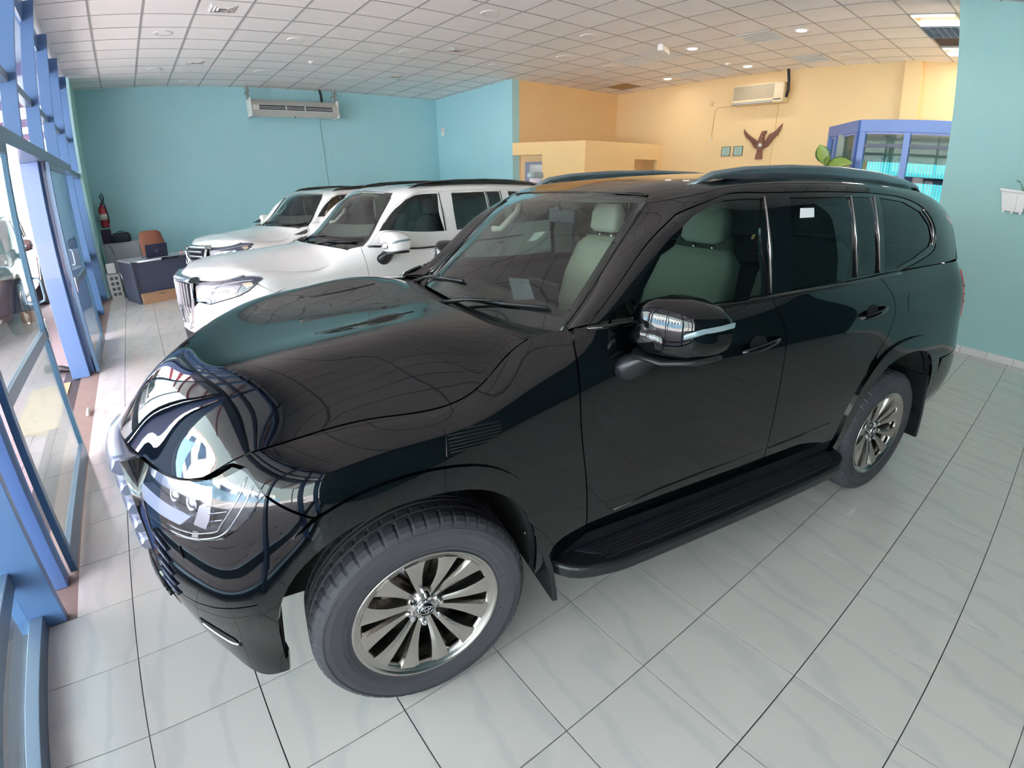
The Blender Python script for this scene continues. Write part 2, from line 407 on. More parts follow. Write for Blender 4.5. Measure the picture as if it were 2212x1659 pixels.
sliding_door('door_1', 1.225, 2.75, 0.145, 2.72)
sliding_door('door_2', 5.0, 6.6, 0.155, 5.03)
# wedge stop on the threshold
tag(MB().tube([(0.12, 3.62, 0.02), (0.12, 3.78, 0.02)], 0.014, 10).build('door_stop', white_pl), 'small white tube lying on the concrete door threshold', 'door stop')
# ================================================================== canopy and street outside
can = MB().box(-4.4, -.12, -8, 18, 3.9, 3.98).build('canopy_outside', mat('canopy_sheet', (205, 212, 214), .6)); tag(can, kind='structure')
for k in range(9): MB().box(-4.4, -.15, -7+3*k, -6.9+3*k, 3.72, 3.9).build('canopy_beam', mat('canopy_steel', (130, 60, 70), .5), can)
for k in range(5): MB().box(-4.35, -4.2, -7+6*k, -6.85+6*k, -.05, 3.9).build('canopy_post', mat('canopy_post_paint', (120, 130, 150), .5), can)
bw = MB().box(-17.2, -17.0, -14, 34, -.05, 1.7).build('boundary_wall', mat('boundary_paint', (120, 146, 170), .7, noise=.05)); tag(bw, kind='structure')
ob = empty('building', (-24, 2, -.05), label='pale building with dark windows across the road outside', cat='building')
MB().box(-4, 0, -16, 22, 0, 5.5).build('wall', mat('pale_render', (214, 206, 204), .8), ob); MB().box(-4.1, .15, -16.1, 22.1, 5.5, 5.8).build('parapet', mat('parapet_paint', (190, 160, 160), .8), ob)
for k in range(12):
    w__ = MB().box(0, .05, -14+3*k, -12.4+3*k, 1.6, 3.2).build('window', mat('outside_window_frame', (90, 90, 110), .5), ob); MB().box(.05, .06, -13.9+3*k, -12.5+3*k, 1.7, 3.1).build('pane', mat('outside_pane', (70, 84, 110), .1), w__)
# ================================================================== smooth panel surfaces
def spline_w(t, s):
    """natural cubic spline interpolation weights: values at knots t -> values at s"""
    n = len(t); h = np.diff(t); A = np.zeros((n, n)); B = np.zeros((n, n)); A[0, 0] = A[-1, -1] = 1
    for i in range(1, n-1):
        A[i, i-1] = h[i-1]; A[i, i] = 2*(h[i-1]+h[i]); A[i, i+1] = h[i]
        B[i, i-1] = 6/h[i-1]; B[i, i] = -6/h[i-1]-6/h[i]; B[i, i+1] = 6/h[i]
    M = np.linalg.solve(A, B)
    s = np.asarray(s, float); k = np.clip(np.searchsorted(t, s, 'right')-1, 0, n-2)
    a = (t[k+1]-s)/h[k]; b = (s-t[k])/h[k]
    W = np.zeros((len(s), n)); r = np.arange(len(s))
    W[r, k] += a; W[r, k+1] += b
    return W + ((a**3-a)*h[k]**2/6)[:, None]*M[k] + ((b**3-b)*h[k]**2/6)[:, None]*M[k+1]
class Net:
    """grid of points [station][row] (y >= 0 half of a car); mirrored rows / stations keep the centre line smooth"""
    def __init__(s, pts, mrow=False, m0=False, m1=False):
        P = np.array(pts, float)
        if mrow: P = np.concatenate([P, (P[:, :-1]*[1, -1, 1])[:, ::-1]], 1)
        if m0: P = np.concatenate([(P[1:7]*[1, -1, 1])[::-1], P], 0)
        if m1: P = np.concatenate([P, (P[-5:-1]*[1, -1, 1])[::-1]], 0)
        s.P = P
        du = np.linalg.norm(np.diff(P, axis=0), axis=2).mean(1); dv = np.linalg.norm(np.diff(P, axis=1), axis=2).mean(0)
        s.tu = np.concatenate([[0], np.cumsum(du)]); s.tv = np.concatenate([[0], np.cumsum(dv)])
        if m0: s.tu -= s.tu[6]
        s.g = None
    def ev(s, u, v):
        u = np.atleast_1d(u); v = np.atleast_1d(v)
        u = np.clip(u, s.tu[0], s.tu[-1]); v = np.clip(v, s.tv[0], s.tv[-1])
        return np.einsum('ns,src,nr->nc', spline_w(s.tu, u), s.P, spline_w(s.tv, v))
    def nor(s, u, v):
        e = 2e-3
        u0 = np.clip(np.array(u, float)-e, s.tu[0], s.tu[-1]-2*e); v0 = np.clip(np.array(v, float)-e, s.tv[0], s.tv[-1]-2*e)
        a = s.ev(u0+2*e, v)-s.ev(u0, v); b = s.ev(u, v0+2*e)-s.ev(u, v0)
        n = -np.cross(a, b); return n/np.maximum(np.linalg.norm(n, axis=1), 1e-12)[:, None]
    def inv(s, target, axes, ur=None, vr=None):
        """(u,v) whose point matches target on two axes"""
        ur = ur or (s.tu[0], s.tu[-1]); vr = vr or (s.tv[0], s.tv[-1])
        key = (ur, vr)
        if s.g is None: s.g = {}
        if key not in s.g:
            U, V = np.meshgrid(np.linspace(*ur, 160), np.linspace(*vr, 60), indexing='ij')
            s.g[key] = (U.ravel(), V.ravel(), s.ev(U.ravel(), V.ravel()))
        U, V, P = s.g[key]; Tt = np.atleast_2d(np.array(target, float)); out = []
        d = ((P[None][:, :, axes]-Tt[:, None, :])**2).sum(2); k = d.argmin(1)
        u = U[k].copy(); v = V[k].copy(); e = 1e-3
        for _ in range(8):
            p = s.ev(u, v)[:, axes]; r = Tt-p
            a = (s.ev(u+e, v)[:, axes]-s.ev(u-e, v)[:, axes])/(2*e); b = (s.ev(u, v+e)[:, axes]-s.ev(u, v-e)[:, axes])/(2*e)
            det = a[:, 0]*b[:, 1]-a[:, 1]*b[:, 0]; det = np.where(abs(det) < 1e-3, 1e-3, det)
            su = (r[:, 0]*b[:, 1]-r[:, 1]*b[:, 0])/det; sv = (a[:, 0]*r[:, 1]-a[:, 1]*r[:, 0])/det
            u = np.clip(u+np.clip(su, -.05, .05), *ur); v = np.clip(v+np.clip(sv, -.05, .05), *vr)
        return np.stack([u, v], 1)
def crv(pts, n=8):
    """smooth curve through points (Catmull-Rom)"""
    P = [np.array(p, float) for p in pts]; P = [2*P[0]-P[1]]+P+[2*P[-1]-P[-2]]; out = []
    for i in range(1, len(P)-2):
        for k in range(n):
            t = k/n; a, b, c, d = P[i-1:i+3]
            out.append(0.5*((2*b)+(c-a)*t+(2*a-5*b+4*c-d)*t*t+(3*b-a-3*c+d)*t**3))
    out.append(P[-2]); return [tuple(p) for p in out]
def dens(poly, step):
    out = []; n = len(poly)
    for i in range(n):
        a = np.array(poly[i], float); b = np.array(poly[(i+1) % n], float); k = max(1, int(np.linalg.norm(b-a)/step))
        for j in range(k): out.append(a+(b-a)*j/k)
    return np.array(out)
def inset(poly, d):
    P = np.array(poly, float); n = len(P)
    ar = 0.5*sum(P[i, 0]*P[(i+1) % n, 1]-P[(i+1) % n, 0]*P[i, 1] for i in range(n)); sg = 1 if ar > 0 else -1
    a = P-np.roll(P, 1, 0); b = np.roll(P, -1, 0)-P
    a /= np.maximum(np.linalg.norm(a, axis=1), 1e-9)[:, None]; b /= np.maximum(np.linalg.norm(b, axis=1), 1e-9)[:, None]
    t = a+b; L = np.linalg.norm(t, axis=1); t = np.where(L[:, None] < 0.3, b, t); t /= np.maximum(np.linalg.norm(t, axis=1), 1e-9)[:, None]
    return P+sg*d*np.stack([-t[:, 1], t[:, 0]], 1)
def inpoly(p, poly):
    x, y = p[:, 0], p[:, 1]; c = np.zeros(len(p), bool); n = len(poly)
    for i in range(n):
        x1, y1 = poly[i]; x2, y2 = poly[(i+1) % n]
        if y1 == y2: continue
        m = ((y1 > y) != (y2 > y)) & (x < (x2-x1)*(y-y1)/(y2-y1)+x1); c ^= m
    return c
def panel(name, net, outline, m, parent, holes=(), step=0.03, gap=0.0025, off=0.0, skirt=0.012, side=1, warp=None, edge=None, free_edges=None, closed=False, **k):
    """smooth trimmed panel: outline/holes in (u,v); mirrored by side=-1; skirt = folded-in rim"""
    o = inset(dens(outline, step*0.7), gap) if gap else dens(outline, step*0.7)
    hs = [(inset(dens(h, step*0.7), -gap) if gap else dens(h, step*0.7)) for h in holes]
    vs = list(o); edges = [(i, (i+1) % len(o)) for i in range(len(o))]; loops = [list(range(len(o)))]
    for h in hs:
        b = len(vs); vs += list(h); edges += [(b+i, b+(i+1) % len(h)) for i in range(len(h))]; loops.append(list(range(b, b+len(h))))
    lo = o.min(0); hi = o.max(0)
    gx = np.arange(lo[0]+step/2, hi[0], step); gy = np.arange(lo[1]+step/2, hi[1], step)
    if len(gx) and len(gy):
        G = np.array([(a, b) for a in gx for b in gy]); keep = inpoly(G, o)
        for h in hs: keep &= ~inpoly(G, h)
        G = G[keep]
        if len(G):
            B = np.array(vs); dm = np.full(len(G), 9.0)
            for c in range(0, len(B), 200): dm = np.minimum(dm, np.sqrt(((G[:, None]-B[None, c:c+200])**2).sum(2)).min(1))
            vs += list(G[dm > step*0.45])
    r = delaunay_2d_cdt([Vector(p) for p in vs], edges, [], 0, 1e-6)
    V = np.array([tuple(p) for p in r[0]]); F = np.array([f for f in r[2] if len(f) == 3])
    C = V[F].mean(1); keep = inpoly(C, o)
    for h in hs: keep &= ~inpoly(C, h)
    F = F[keep]
    P = net.ev(V[:, 0], V[:, 1]); N = net.nor(V[:, 0], V[:, 1]); P = P+N*off
    # orientation: make face normals agree with N
    fn = np.cross(P[F[:, 1]]-P[F[:, 0]], P[F[:, 2]]-P[F[:, 0]]); flip = (fn*N[F[:, 0]]).sum(1) < 0
    F[flip] = F[flip][:, ::-1]
    faces = [tuple(f) for f in F]; nl = [N[i] for f in F for i in f]
    vv = list(P)
    if skirt:
        lp = []
        mp = {}
        for oi, lst in enumerate(r[3]):
            for i in lst: mp[i] = oi
        inv_o = {}
        for li, L in enumerate(loops):
            ids = [mp.get(i, i) for i in L]
            for a, b in zip(ids, ids[1:]+ids[:1]):
                if a == b: continue
                pa, pb = P[a], P[b]; qa, qb = pa-N[a]*skirt, pb-N[b]*skirt
                n0 = len(vv); vv += [pa, pb, qb, qa]
                fnn = np.cross(pb-pa, qa-pa); L2 = np.linalg.norm(fnn)
                if L2 < 1e-12: fnn = N[a]
                else: fnn = fnn/L2
                # face outwards from the panel
                if li == 0: cen = P.mean(0)
                mid = (V[a]+V[b])/2; tn = np.array([-(V[b]-V[a])[1], (V[b]-V[a])[0]]); tn = tn/max(np.linalg.norm(tn), 1e-9)*step*0.05
                inside = inpoly(np.array([mid+tn]), o)[0] and not any(inpoly(np.array([mid+tn]), h)[0] for h in hs)
                side_pt = net.ev([ (mid+tn)[0] ], [ (mid+tn)[1] ])[0]-(pa+pb)/2
                if (np.dot(fnn, side_pt) > 0) == inside: fnn = -fnn; faces.append((n0+3, n0+2, n0+1, n0))
                else: faces.append((n0, n0+1, n0+2, n0+3))
                nl += [fnn]*4
    vv = np.array(vv); nl = np.array(nl)
    if warp is not None: vv = warp(vv)
    if side < 0:
        vv = vv*[1, -1, 1]; nl = nl*[1, -1, 1]
        # reverse winding and the loop normals with it
        out = []; nn = []; c = 0
        for f in faces: out.append(f[::-1]); nn += list(nl[c:c+len(f)][::-1]); c += len(f)
        faces = out; nl = np.array(nn)
    me = bpy.data.meshes.new(name); me.from_pydata([tuple(map(float, p)) for p in vv], [], [tuple(map(int, f)) for f in faces])
    me.polygons.foreach_set('use_smooth', [True]*len(me.polygons)); me.update()
    me.normals_split_custom_set([tuple(map(float, n)) for n in nl])
    return link(name, me, m, parent, **k)
def strip(name, net, path, width, m, parent, off=0.004, side=1, warp=None, th=0.004, **k):
    """raised ribbon following a path in (u,v)"""
    P = np.array(path, float); t = np.gradient(P, axis=0); t /= np.maximum(np.linalg.norm(t, axis=1), 1e-9)[:, None]
    nn = np.stack([-t[:, 1], t[:, 0]], 1); a = P+nn*width/2; b = P-nn*width/2
    A = net.ev(a[:, 0], a[:, 1]); B = net.ev(b[:, 0], b[:, 1]); N = net.nor(P[:, 0], P[:, 1])
    rings = [[A[i]-N[i]*th, A[i]+N[i]*off, (A[i]+B[i])/2+N[i]*(off+0.002), B[i]+N[i]*off, B[i]-N[i]*th] for i in range(len(P))]
    rings = np.array(rings)
    if warp is not None: rings = warp(rings.reshape(-1, 3)).reshape(rings.shape)
    if side < 0: rings = rings*[1, -1, 1]
    mb = MB().loft([[tuple(p) for p in r] for r in rings], smooth=True)
    return mb.build(name, m, parent, fix=True, **k)
# ================================================================== car surfaces (x rearward from the front axle, y to one side, z up)
BN = Net([
 [(-.86,0,.27),(-.93,0,.42),(-.965,0,.60),(-.97,0,.78),(-.965,0,.89),(-.955,0,.93),(-.94,0,.955)],
 [(-.83,.3,.27),(-.89,.3,.42),(-.915,.3,.60),(-.905,.3,.78),(-.88,.3,.89),(-.865,.3,.93),(-.85,.3,.965)],
 [(-.75,.55,.27),(-.79,.55,.42),(-.805,.56,.60),(-.785,.56,.78),(-.755,.56,.88),(-.735,.56,.93),(-.715,.56,.97)],
 [(-.645,.73,.28),(-.66,.74,.42),(-.675,.76,.61),(-.65,.765,.79),(-.62,.765,.89),(-.595,.76,.96),(-.57,.75,1.02)],
 [(-.545,.865,.30),(-.54,.86,.43),(-.55,.885,.62),(-.53,.885,.80),(-.505,.875,.93),(-.48,.855,1.02),(-.465,.81,1.085)],
 [(-.40,.92,.36),(-.38,.94,.46),(-.38,.965,.64),(-.38,.97,.82),(-.38,.955,.95),(-.37,.92,1.05),(-.36,.825,1.108)],
 [(-.1,.93,.38),(-.1,.96,.48),(-.1,.985,.68),(-.1,.985,.86),(-.1,.965,.99),(-.1,.925,1.085),(-.1,.825,1.128)],
 [(.25,.93,.38),(.25,.955,.48),(.25,.978,.68),(.25,.978,.86),(.25,.965,1.0),(.25,.935,1.11),(.25,.845,1.165)],
 [(.45,.925,.37),(.45,.952,.48),(.45,.968,.68),(.45,.968,.87),(.45,.958,1.02),(.45,.925,1.18),(.45,.80,1.29)],
 [(.66,.92,.36),(.66,.95,.48),(.66,.965,.66),(.66,.965,.86),(.66,.962,1.05),(.66,.95,1.21),(.66,.888,1.338)],
 [(1.1,.915,.36),(1.1,.945,.47),(1.1,.963,.64),(1.1,.965,.85),(1.1,.968,1.05),(1.1,.957,1.22),(1.1,.895,1.338)],
 [(1.7,.915,.36),(1.7,.945,.47),(1.7,.965,.64),(1.7,.968,.85),(1.7,.97,1.05),(1.7,.955,1.22),(1.7,.892,1.343)],
 [(2.3,.92,.37),(2.3,.95,.48),(2.3,.97,.66),(2.3,.975,.86),(2.3,.968,1.05),(2.3,.95,1.23),(2.3,.888,1.36)],
 [(2.85,.92,.38),(2.85,.955,.48),(2.85,.985,.68),(2.85,.985,.88),(2.85,.968,1.06),(2.85,.94,1.24),(2.85,.878,1.378)],
 [(3.35,.90,.40),(3.35,.94,.50),(3.35,.965,.68),(3.35,.97,.88),(3.35,.955,1.06),(3.35,.925,1.24),(3.35,.86,1.388)],
 [(3.73,.85,.42),(3.76,.90,.52),(3.78,.92,.70),(3.76,.91,.88),(3.74,.895,1.06),(3.71,.875,1.24),(3.68,.81,1.39)],
 [(3.90,.74,.42),(3.95,.79,.53),(3.96,.805,.70),(3.93,.79,.88),(3.89,.78,1.06),(3.86,.76,1.24),(3.83,.71,1.39)],
 [(3.98,.45,.43),(4.02,.48,.53),(4.04,.5,.70),(4.02,.5,.88),(3.99,.5,1.06),(3.96,.49,1.24),(3.92,.46,1.39)],
 [(4.0,0,.43),(4.04,0,.53),(4.06,0,.70),(4.04,0,.88),(4.01,0,1.06),(3.98,0,1.24),(3.94,0,1.39)],
], m0=True, m1=True)
GN = Net([
 [(.62,.775,1.295),(.765,.725,1.41),(.915,.675,1.555),(1.035,.635,1.667),(1.09,.61,1.713),(1.14,.585,1.742),(1.09,.3,1.752),(1.065,0,1.756)],
 [(.68,.885,1.343),(.82,.858,1.47),(.965,.825,1.60),(1.12,.79,1.69),(1.22,.745,1.745),(1.27,.65,1.778),(1.27,.34,1.79),(1.26,0,1.793)],
 [(1.10,.89,1.343),(1.15,.868,1.48),(1.22,.838,1.61),(1.35,.795,1.73),(1.40,.75,1.775),(1.43,.66,1.80),(1.43,.36,1.815),(1.43,0,1.818)],
 [(1.65,.89,1.346),(1.67,.87,1.48),(1.70,.84,1.62),(1.74,.80,1.745),(1.76,.755,1.795),(1.77,.665,1.82),(1.77,.37,1.836),(1.77,0,1.84)],
 [(2.3,.885,1.362),(2.3,.868,1.49),(2.3,.84,1.63),(2.3,.80,1.755),(2.3,.757,1.805),(2.3,.667,1.83),(2.3,.37,1.845),(2.3,0,1.85)],
 [(2.9,.872,1.38),(2.9,.856,1.50),(2.9,.828,1.63),(2.9,.788,1.745),(2.9,.745,1.792),(2.9,.655,1.82),(2.9,.36,1.835),(2.9,0,1.84)],
 [(3.4,.85,1.388),(3.39,.832,1.50),(3.37,.80,1.62),(3.35,.762,1.71),(3.34,.72,1.757),(3.34,.635,1.787),(3.34,.35,1.805),(3.34,0,1.81)],
 [(3.70,.803,1.392),(3.69,.775,1.50),(3.665,.74,1.61),(3.63,.70,1.685),(3.61,.66,1.725),(3.61,.57,1.748),(3.635,.3,1.762),(3.65,0,1.766)],
], mrow=True)
WN = Net([
 [(.62,.775,1.295),(.575,.65,1.289),(.505,.47,1.296),(.44,.27,1.315),(.41,0,1.33)],
 [(.765,.725,1.41),(.72,.61,1.42),(.65,.45,1.43),(.595,.26,1.445),(.565,0,1.455)],
 [(.915,.675,1.555),(.875,.57,1.562),(.815,.42,1.573),(.765,.24,1.583),(.74,0,1.59)],
 [(1.035,.635,1.667),(1.0,.53,1.675),(.95,.39,1.684),(.91,.23,1.692),(.885,0,1.697)],
 [(1.14,.585,1.742),(1.125,.48,1.746),(1.10,.35,1.751),(1.08,.2,1.754),(1.065,0,1.756)],
], mrow=True)
HN = Net([
 [(-.57,.75,1.02),(-.628,.69,.995),(-.70,.58,.972),(-.775,.44,.966),(-.85,.30,.965),(-.91,.15,.96),(-.94,0,.955)],
 [(-.535,.77,1.045),(-.575,.70,1.06),(-.64,.59,1.065),(-.72,.44,1.06),(-.79,.30,1.055),(-.84,.15,1.05),(-.865,0,1.045)],
 [(-.485,.798,1.072),(-.515,.73,1.118),(-.555,.63,1.155),(-.625,.47,1.168),(-.685,.30,1.165),(-.725,.15,1.16),(-.745,0,1.158)],
 [(-.36,.815,1.106),(-.37,.752,1.175),(-.39,.65,1.24),(-.43,.48,1.258),(-.46,.30,1.248),(-.485,.15,1.24),(-.50,0,1.237)],
 [(-.1,.825,1.13),(-.1,.762,1.208),(-.1,.66,1.285),(-.1,.50,1.31),(-.11,.30,1.288),(-.12,.15,1.278),(-.13,0,1.273)],
 [(.15,.838,1.148),(.15,.775,1.232),(.15,.675,1.308),(.15,.51,1.335),(.14,.30,1.318),(.13,.15,1.305),(.12,0,1.30)],
 [(.30,.838,1.185),(.31,.775,1.25),(.30,.67,1.303),(.28,.50,1.332),(.24,.30,1.332),(.22,.15,1.322),(.21,0,1.32)],
 [(.475,.765,1.308),(.455,.71,1.31),(.42,.62,1.315),(.385,.47,1.327),(.345,.28,1.335),(.325,.14,1.339),(.317,0,1.34)],
], mrow=True)
def _match_hood(HN, BN):
    us = np.linspace(BN.tu[6+2], BN.tu[6+9], 800); Q = BN.ev(us, us*0+BN.tv[-1]); su = np.linspace(0, HN.tu[-1], 22)
    G = HN.ev(np.repeat(su, 7), np.tile(HN.tv[:7], 22)).reshape(22, 7, 3)
    for i in range(22):
        x = G[i, 0, 0]; G[i, 0] = [x, np.interp(x, Q[:, 0], Q[:, 1]), np.interp(x, Q[:, 0], Q[:, 2])]
    return Net(G, mrow=True)
HN = _match_hood(HN, BN)
HGAP = crv([(-.57,.75,1.02),(-.535,.77,1.045),(-.485,.798,1.072),(-.36,.815,1.106),(-.1,.825,1.13),(.15,.838,1.148),(.30,.838,1.185),(.38,.815,1.245),(.475,.765,1.305)], 6)
paint_black = mat('black_pearl_paint', (3, 4, 6), 0.3, metal=0.0, coat=1.0, spec=0.0, cior=1.6)
rubber = mat('tyre_rubber', (66, 64, 70), 0.6, noise=0.1, scale=20)
plast = mat('satin_black_plastic', (26, 26, 30), 0.38, noise=0.05)
matte = mat('matte_black_underbody', (10, 10, 11), 0.9)
gloss = mat('gloss_black_trim', (6, 7, 9), 0.08, coat=0.5)
chr_d = mat('dark_hyper_silver', (190, 184, 180), 0.22, metal=1.0)
chr_b = mat('bright_chrome', (225, 225, 230), 0.05, metal=1.0)
silver = mat('silver_roof_rail', (150, 165, 172), 0.25, metal=0.8)
lensm = glass('lamp_lens_glass', (0.90, 0.92, 0.95), ior=1.38)
wsg = glass('windscreen_glass', (0.62, 0.74, 0.70))
tint1 = glass('front_door_tint', (0.20, 0.28, 0.27))
tint2 = glass('rear_privacy_tint', (0.03, 0.045, 0.05))
beige = mat('beige_upholstery', (196, 190, 172), 0.7, noise=0.05, scale=10)
greyin = mat('grey_cabin_trim', (120, 124, 118), 0.6, noise=0.04)
darkin = mat('dark_dashboard', (38, 40, 44), 0.5, noise=0.05)
red_l = mat('red_lamp_lens', (150, 20, 25), 0.1, coat=1.0)
white_l = mat('lamp_reflector', (200, 200, 208), 0.1, metal=0.9)
paperm = mat('white_paper', (238, 240, 240), 0.7)
discm = mat('brake_disc', (140, 130, 122), 0.35, metal=0.9)

def uvx(net, pts, lo=.0, hi=9, **k):
    """(x,z) side-view points -> (u,v)"""
    return net.inv(pts, [0, 2], **k)
def arch(cx, w, top, zb, n=10):
    """wheel-arch outline from front foot over the top to rear foot (x,z)"""
    pts = []
    for i in range(n+1):
        a = math.pi*(1-i/n); s = math.sin(a); c = math.cos(a)
        e = 0.78
        pts.append((cx+w*math.copysign(abs(c)**e, c), zb+(top-zb)*abs(s)**e))
    return pts

_GL = {}
def glyph(c):
    """flat letter as a thin solid (unit height), made from Blender's built-in font"""
    if c not in _GL:
        cu_ = bpy.data.curves.new('letter', 'FONT'); cu_.body = c; cu_.size = 1.35; cu_.extrude = .5; cu_.resolution_u = 2
        ob = bpy.data.objects.new('letter', cu_); COL.objects.link(ob); dg_ = bpy.context.evaluated_depsgraph_get()
        me = bpy.data.meshes.new_from_object(ob.evaluated_get(dg_))
        _GL[c] = ([tuple(v.co) for v in me.vertices], [tuple(p.vertices) for p in me.polygons])
        bpy.data.objects.remove(ob); bpy.data.curves.remove(cu_); bpy.data.meshes.remove(me)
    return _GL[c]
def make_wheel(name, label_tyre=None, parent=None, rimmat=None, R_=0.392, style='twelve'):
    """axle along +y (outer face towards -y); origin at the hub"""
    rimmat = rimmat or chr_d
    w = empty(name, parent=None) if False else empty(name)
    if parent is not None: w.parent = parent
    RX = Matrix.Rotation(math.pi/2, 4, 'X')      # local z -> -y (outer face)
    # tyre with circumferential grooves and sipes
    tr = 0.254
    prof = [(tr, -.105), (tr+.008, -.118), (.30, -.128), (.335, -.131), (.362, -.126), (.378, -.116), (.386, -.104)]
    tread = [(.3885, -.100, 1), (.3915, -.082, 1), (.392, -.064, 1), (.392, -.060, 0), (.383, -.058, 0), (.383, -.050, 0), (.392, -.048, 0), (.3925, -.040, 2), (.3925, -.022, 2), (.3925, -.018, 0), (.383, -.016, 0), (.383, -.007, 0), (.3925, -.005, 0)]
    half = [(r, h, 0) for r, h in prof[:-2]]+[(.378, -.116, 1), (.386, -.104, 1)]+tread
    full = [(r, h, f) for r, h, f in half]+[(r, -h, f) for r, h, f in half[::-1]]
    n = 300; v = []; f = []; m = len(full)
    for k in range(n):
        for j, (r, h, fl) in enumerate(full):
            kk = k
            d = 0
            if fl == 1 and k % 6 == 0: d = 0.005
            if fl == 2 and (k+2) % 6 == 0: d = 0.005
            a = 2*math.pi*(k+(abs(h)*10 if fl == 2 else 0)*(1 if h > 0 else -1))/n
            rr = (r-d)*R_/0.3925 if r > 0.3 else r
            v.append((rr*math.cos(a), rr*math.sin(a), h))
    for k in range(n):
        k2 = (k+1) % n
        for i in range(m-1): f.append((k*m+i, k2*m+i, k2*m+i+1, k*m+i+1))
    mb = MB(); v = [RX @ Vector(p) for p in v]; mb.add(v, f, False)
    ty = mb.build('tyre', rubber, w, fix=True)
    # sidewall rings and lettering
    sw = MB()
    sw.lathe([(.3555, .1285), (.357, .1305), (.3585, .1275)], 72, RX); sw.lathe([(.281, .1215), (.283, .1255), (.285, .1225)], 72, RX)
    for k in range(12):
        a = 2*math.pi*k/12+.2; sw.box(.286, .300, -.0008, .0008, .124, .1285, RX @ Matrix.Rotation(a, 4, 'Z'))
    sw.build('sidewall_rib', rubber, ty)
    # rim
    rm = MB()
    rm.lathe([(.232, -.10), (.236, -.06), (.238, .06), (.240, .098), (.246, .104), (.262, .112), (.2665, .120), (.2655, .1245), (.259, .1235), (.252, .116), (.247, .110), (.243, .10), (.2335, .05), (.228, -.06)], 72, RX, closed=True)
    rim = rm.build('rim', rimmat, w, fix=True)
    # flat outer face of the rim and twelve faceted spokes growing out of it
    MB().lathe([(.226, .085), (.229, .104), (.236, .1135), (.258, .1175), (.2655, .1235), (.2655, .115), (.240, .09)], 72, RX, closed=True).build('rim_face', rimmat, rim, fix=True)
    for k in range(12):
        sgn = 1 if k % 2 else -1
        st = [(.040, .0100, .070), (.075, .0120, .078), (.110, .0155, .087), (.150, .0205, .098), (.190, .0280, .107), (.218, .0350, .1120), (.238, .0430, .1150)]
        rings = []
        for r, hw, z in st:
            lean = sgn*.006*math.sin(math.pi*min(1, (r-.04)/.2))
            a_, b_ = (.95, .35) if sgn > 0 else (.35, .95)
            rings.append([(r, -hw-.003+lean, z-.048), (r, -hw+lean, z-.016 if sgn < 0 else z-.003), (r, -hw*b_*.8+lean, z), (r, hw*a_*.8+lean, z), (r, hw+lean, z-.016 if sgn > 0 else z-.003), (r, hw+.003+lean, z-.048)])
        M = RX @ Matrix.Rotation(2*math.pi*k/12+0.13, 4, 'Z')
        MB().loft([[M @ Vector(p) for p in rg] for rg in rings], smooth=False).build('spoke', rimmat, rim, fix=True)
    # raised lettering on the sidewall
    lt_ = MB()
    for word, a0, rr, hh in (('SCORPION VERDE', 1.95, .318, .020), ('PIRELLI', 3.55, .322, .022), ('RADIAL TUBELESS', .35, .334, .012)):
        adv = 0.0
        for chh in word:
            if chh != ' ':
                for vs_, fs_ in [glyph(chh)]:
                    M = RX @ Matrix.Rotation(a0-adv/rr, 4, 'Z') @ T(rr, 0, .1288) @ Matrix.Rotation(-math.pi/2, 4, 'Z') @ Matrix.Diagonal((hh, hh, .0016, 1))
                    lt_.add([M @ Vector(v_) for v_ in vs_], fs_)
            adv += hh*(.80 if chh != ' ' else .5)
    lt_.build('sidewall_lettering', mat('lettering_rubber', (110, 108, 114), 0.6), ty, kind='stuff')
    MB().lathe([(0, .04), (.060, .04), (.070, .050), (.072, .060), (.062, .068), (.046, .078), (.038, .082), (.036, .079), (0, .079)], 48, RX).build('hub', rimmat, w, fix=True)
    for k in range(6):
        a = 2*math.pi*k/6+.3; M = RX @ T(.0555*math.cos(a), .0555*math.sin(a), 0)
        MB().lathe([(.0105, .07), (.0105, .094), (.008, .100), (0, .102)], 6, M, smooth=False).build('wheel_nut', chr_b, w, fix=True)
    cp = MB().lathe([(.0335, .078), (.0335, .087), (.030, .0905), (0, .0915)], 40, RX).build('centre_cap', chr_b, w, fix=True)
    MB().lathe([(.0275, .0895), (.0275, .0925), (0, .0925)], 36, RX).build('cap_disc', gloss, cp, fix=True)
    em = MB()
    def ell(cx, cy, a, b, nn=28): return [RX @ Vector((cx+a*math.cos(2*math.pi*i/nn), cy+b*math.sin(2*math.pi*i/nn), .0935)) for i in range(nn)]
    for e in ((0, 0, .0235, .0165), (0, .0, .0075, .0155), (0, .0065, .0165, .0075)): em.tube(ell(*e), .0014, 6, closed=True)
    em.build('emblem', chr_b, cp)
    MB().lathe([(.05, .01), (.165, .01), (.165, -.02), (.05, -.02)], 48, RX, closed=True).build('brake_disc', discm, w, fix=True)
    MB().prism([(r*math.cos(a), r*math.sin(a)) for r, a in [(.185, t) for t in np.linspace(.2, 1.2, 8)]+[(.10, t) for t in np.linspace(1.2, .2, 8)]], -.045, .045, 'z', M=RX).build('brake_caliper', matte, w, fix=True)
    MB().lathe([(0, -.02), (.226, -.02), (.23, -.09), (0, -.09)], 36, RX).build('wheel_backing', matte, w, fix=True)
    return w
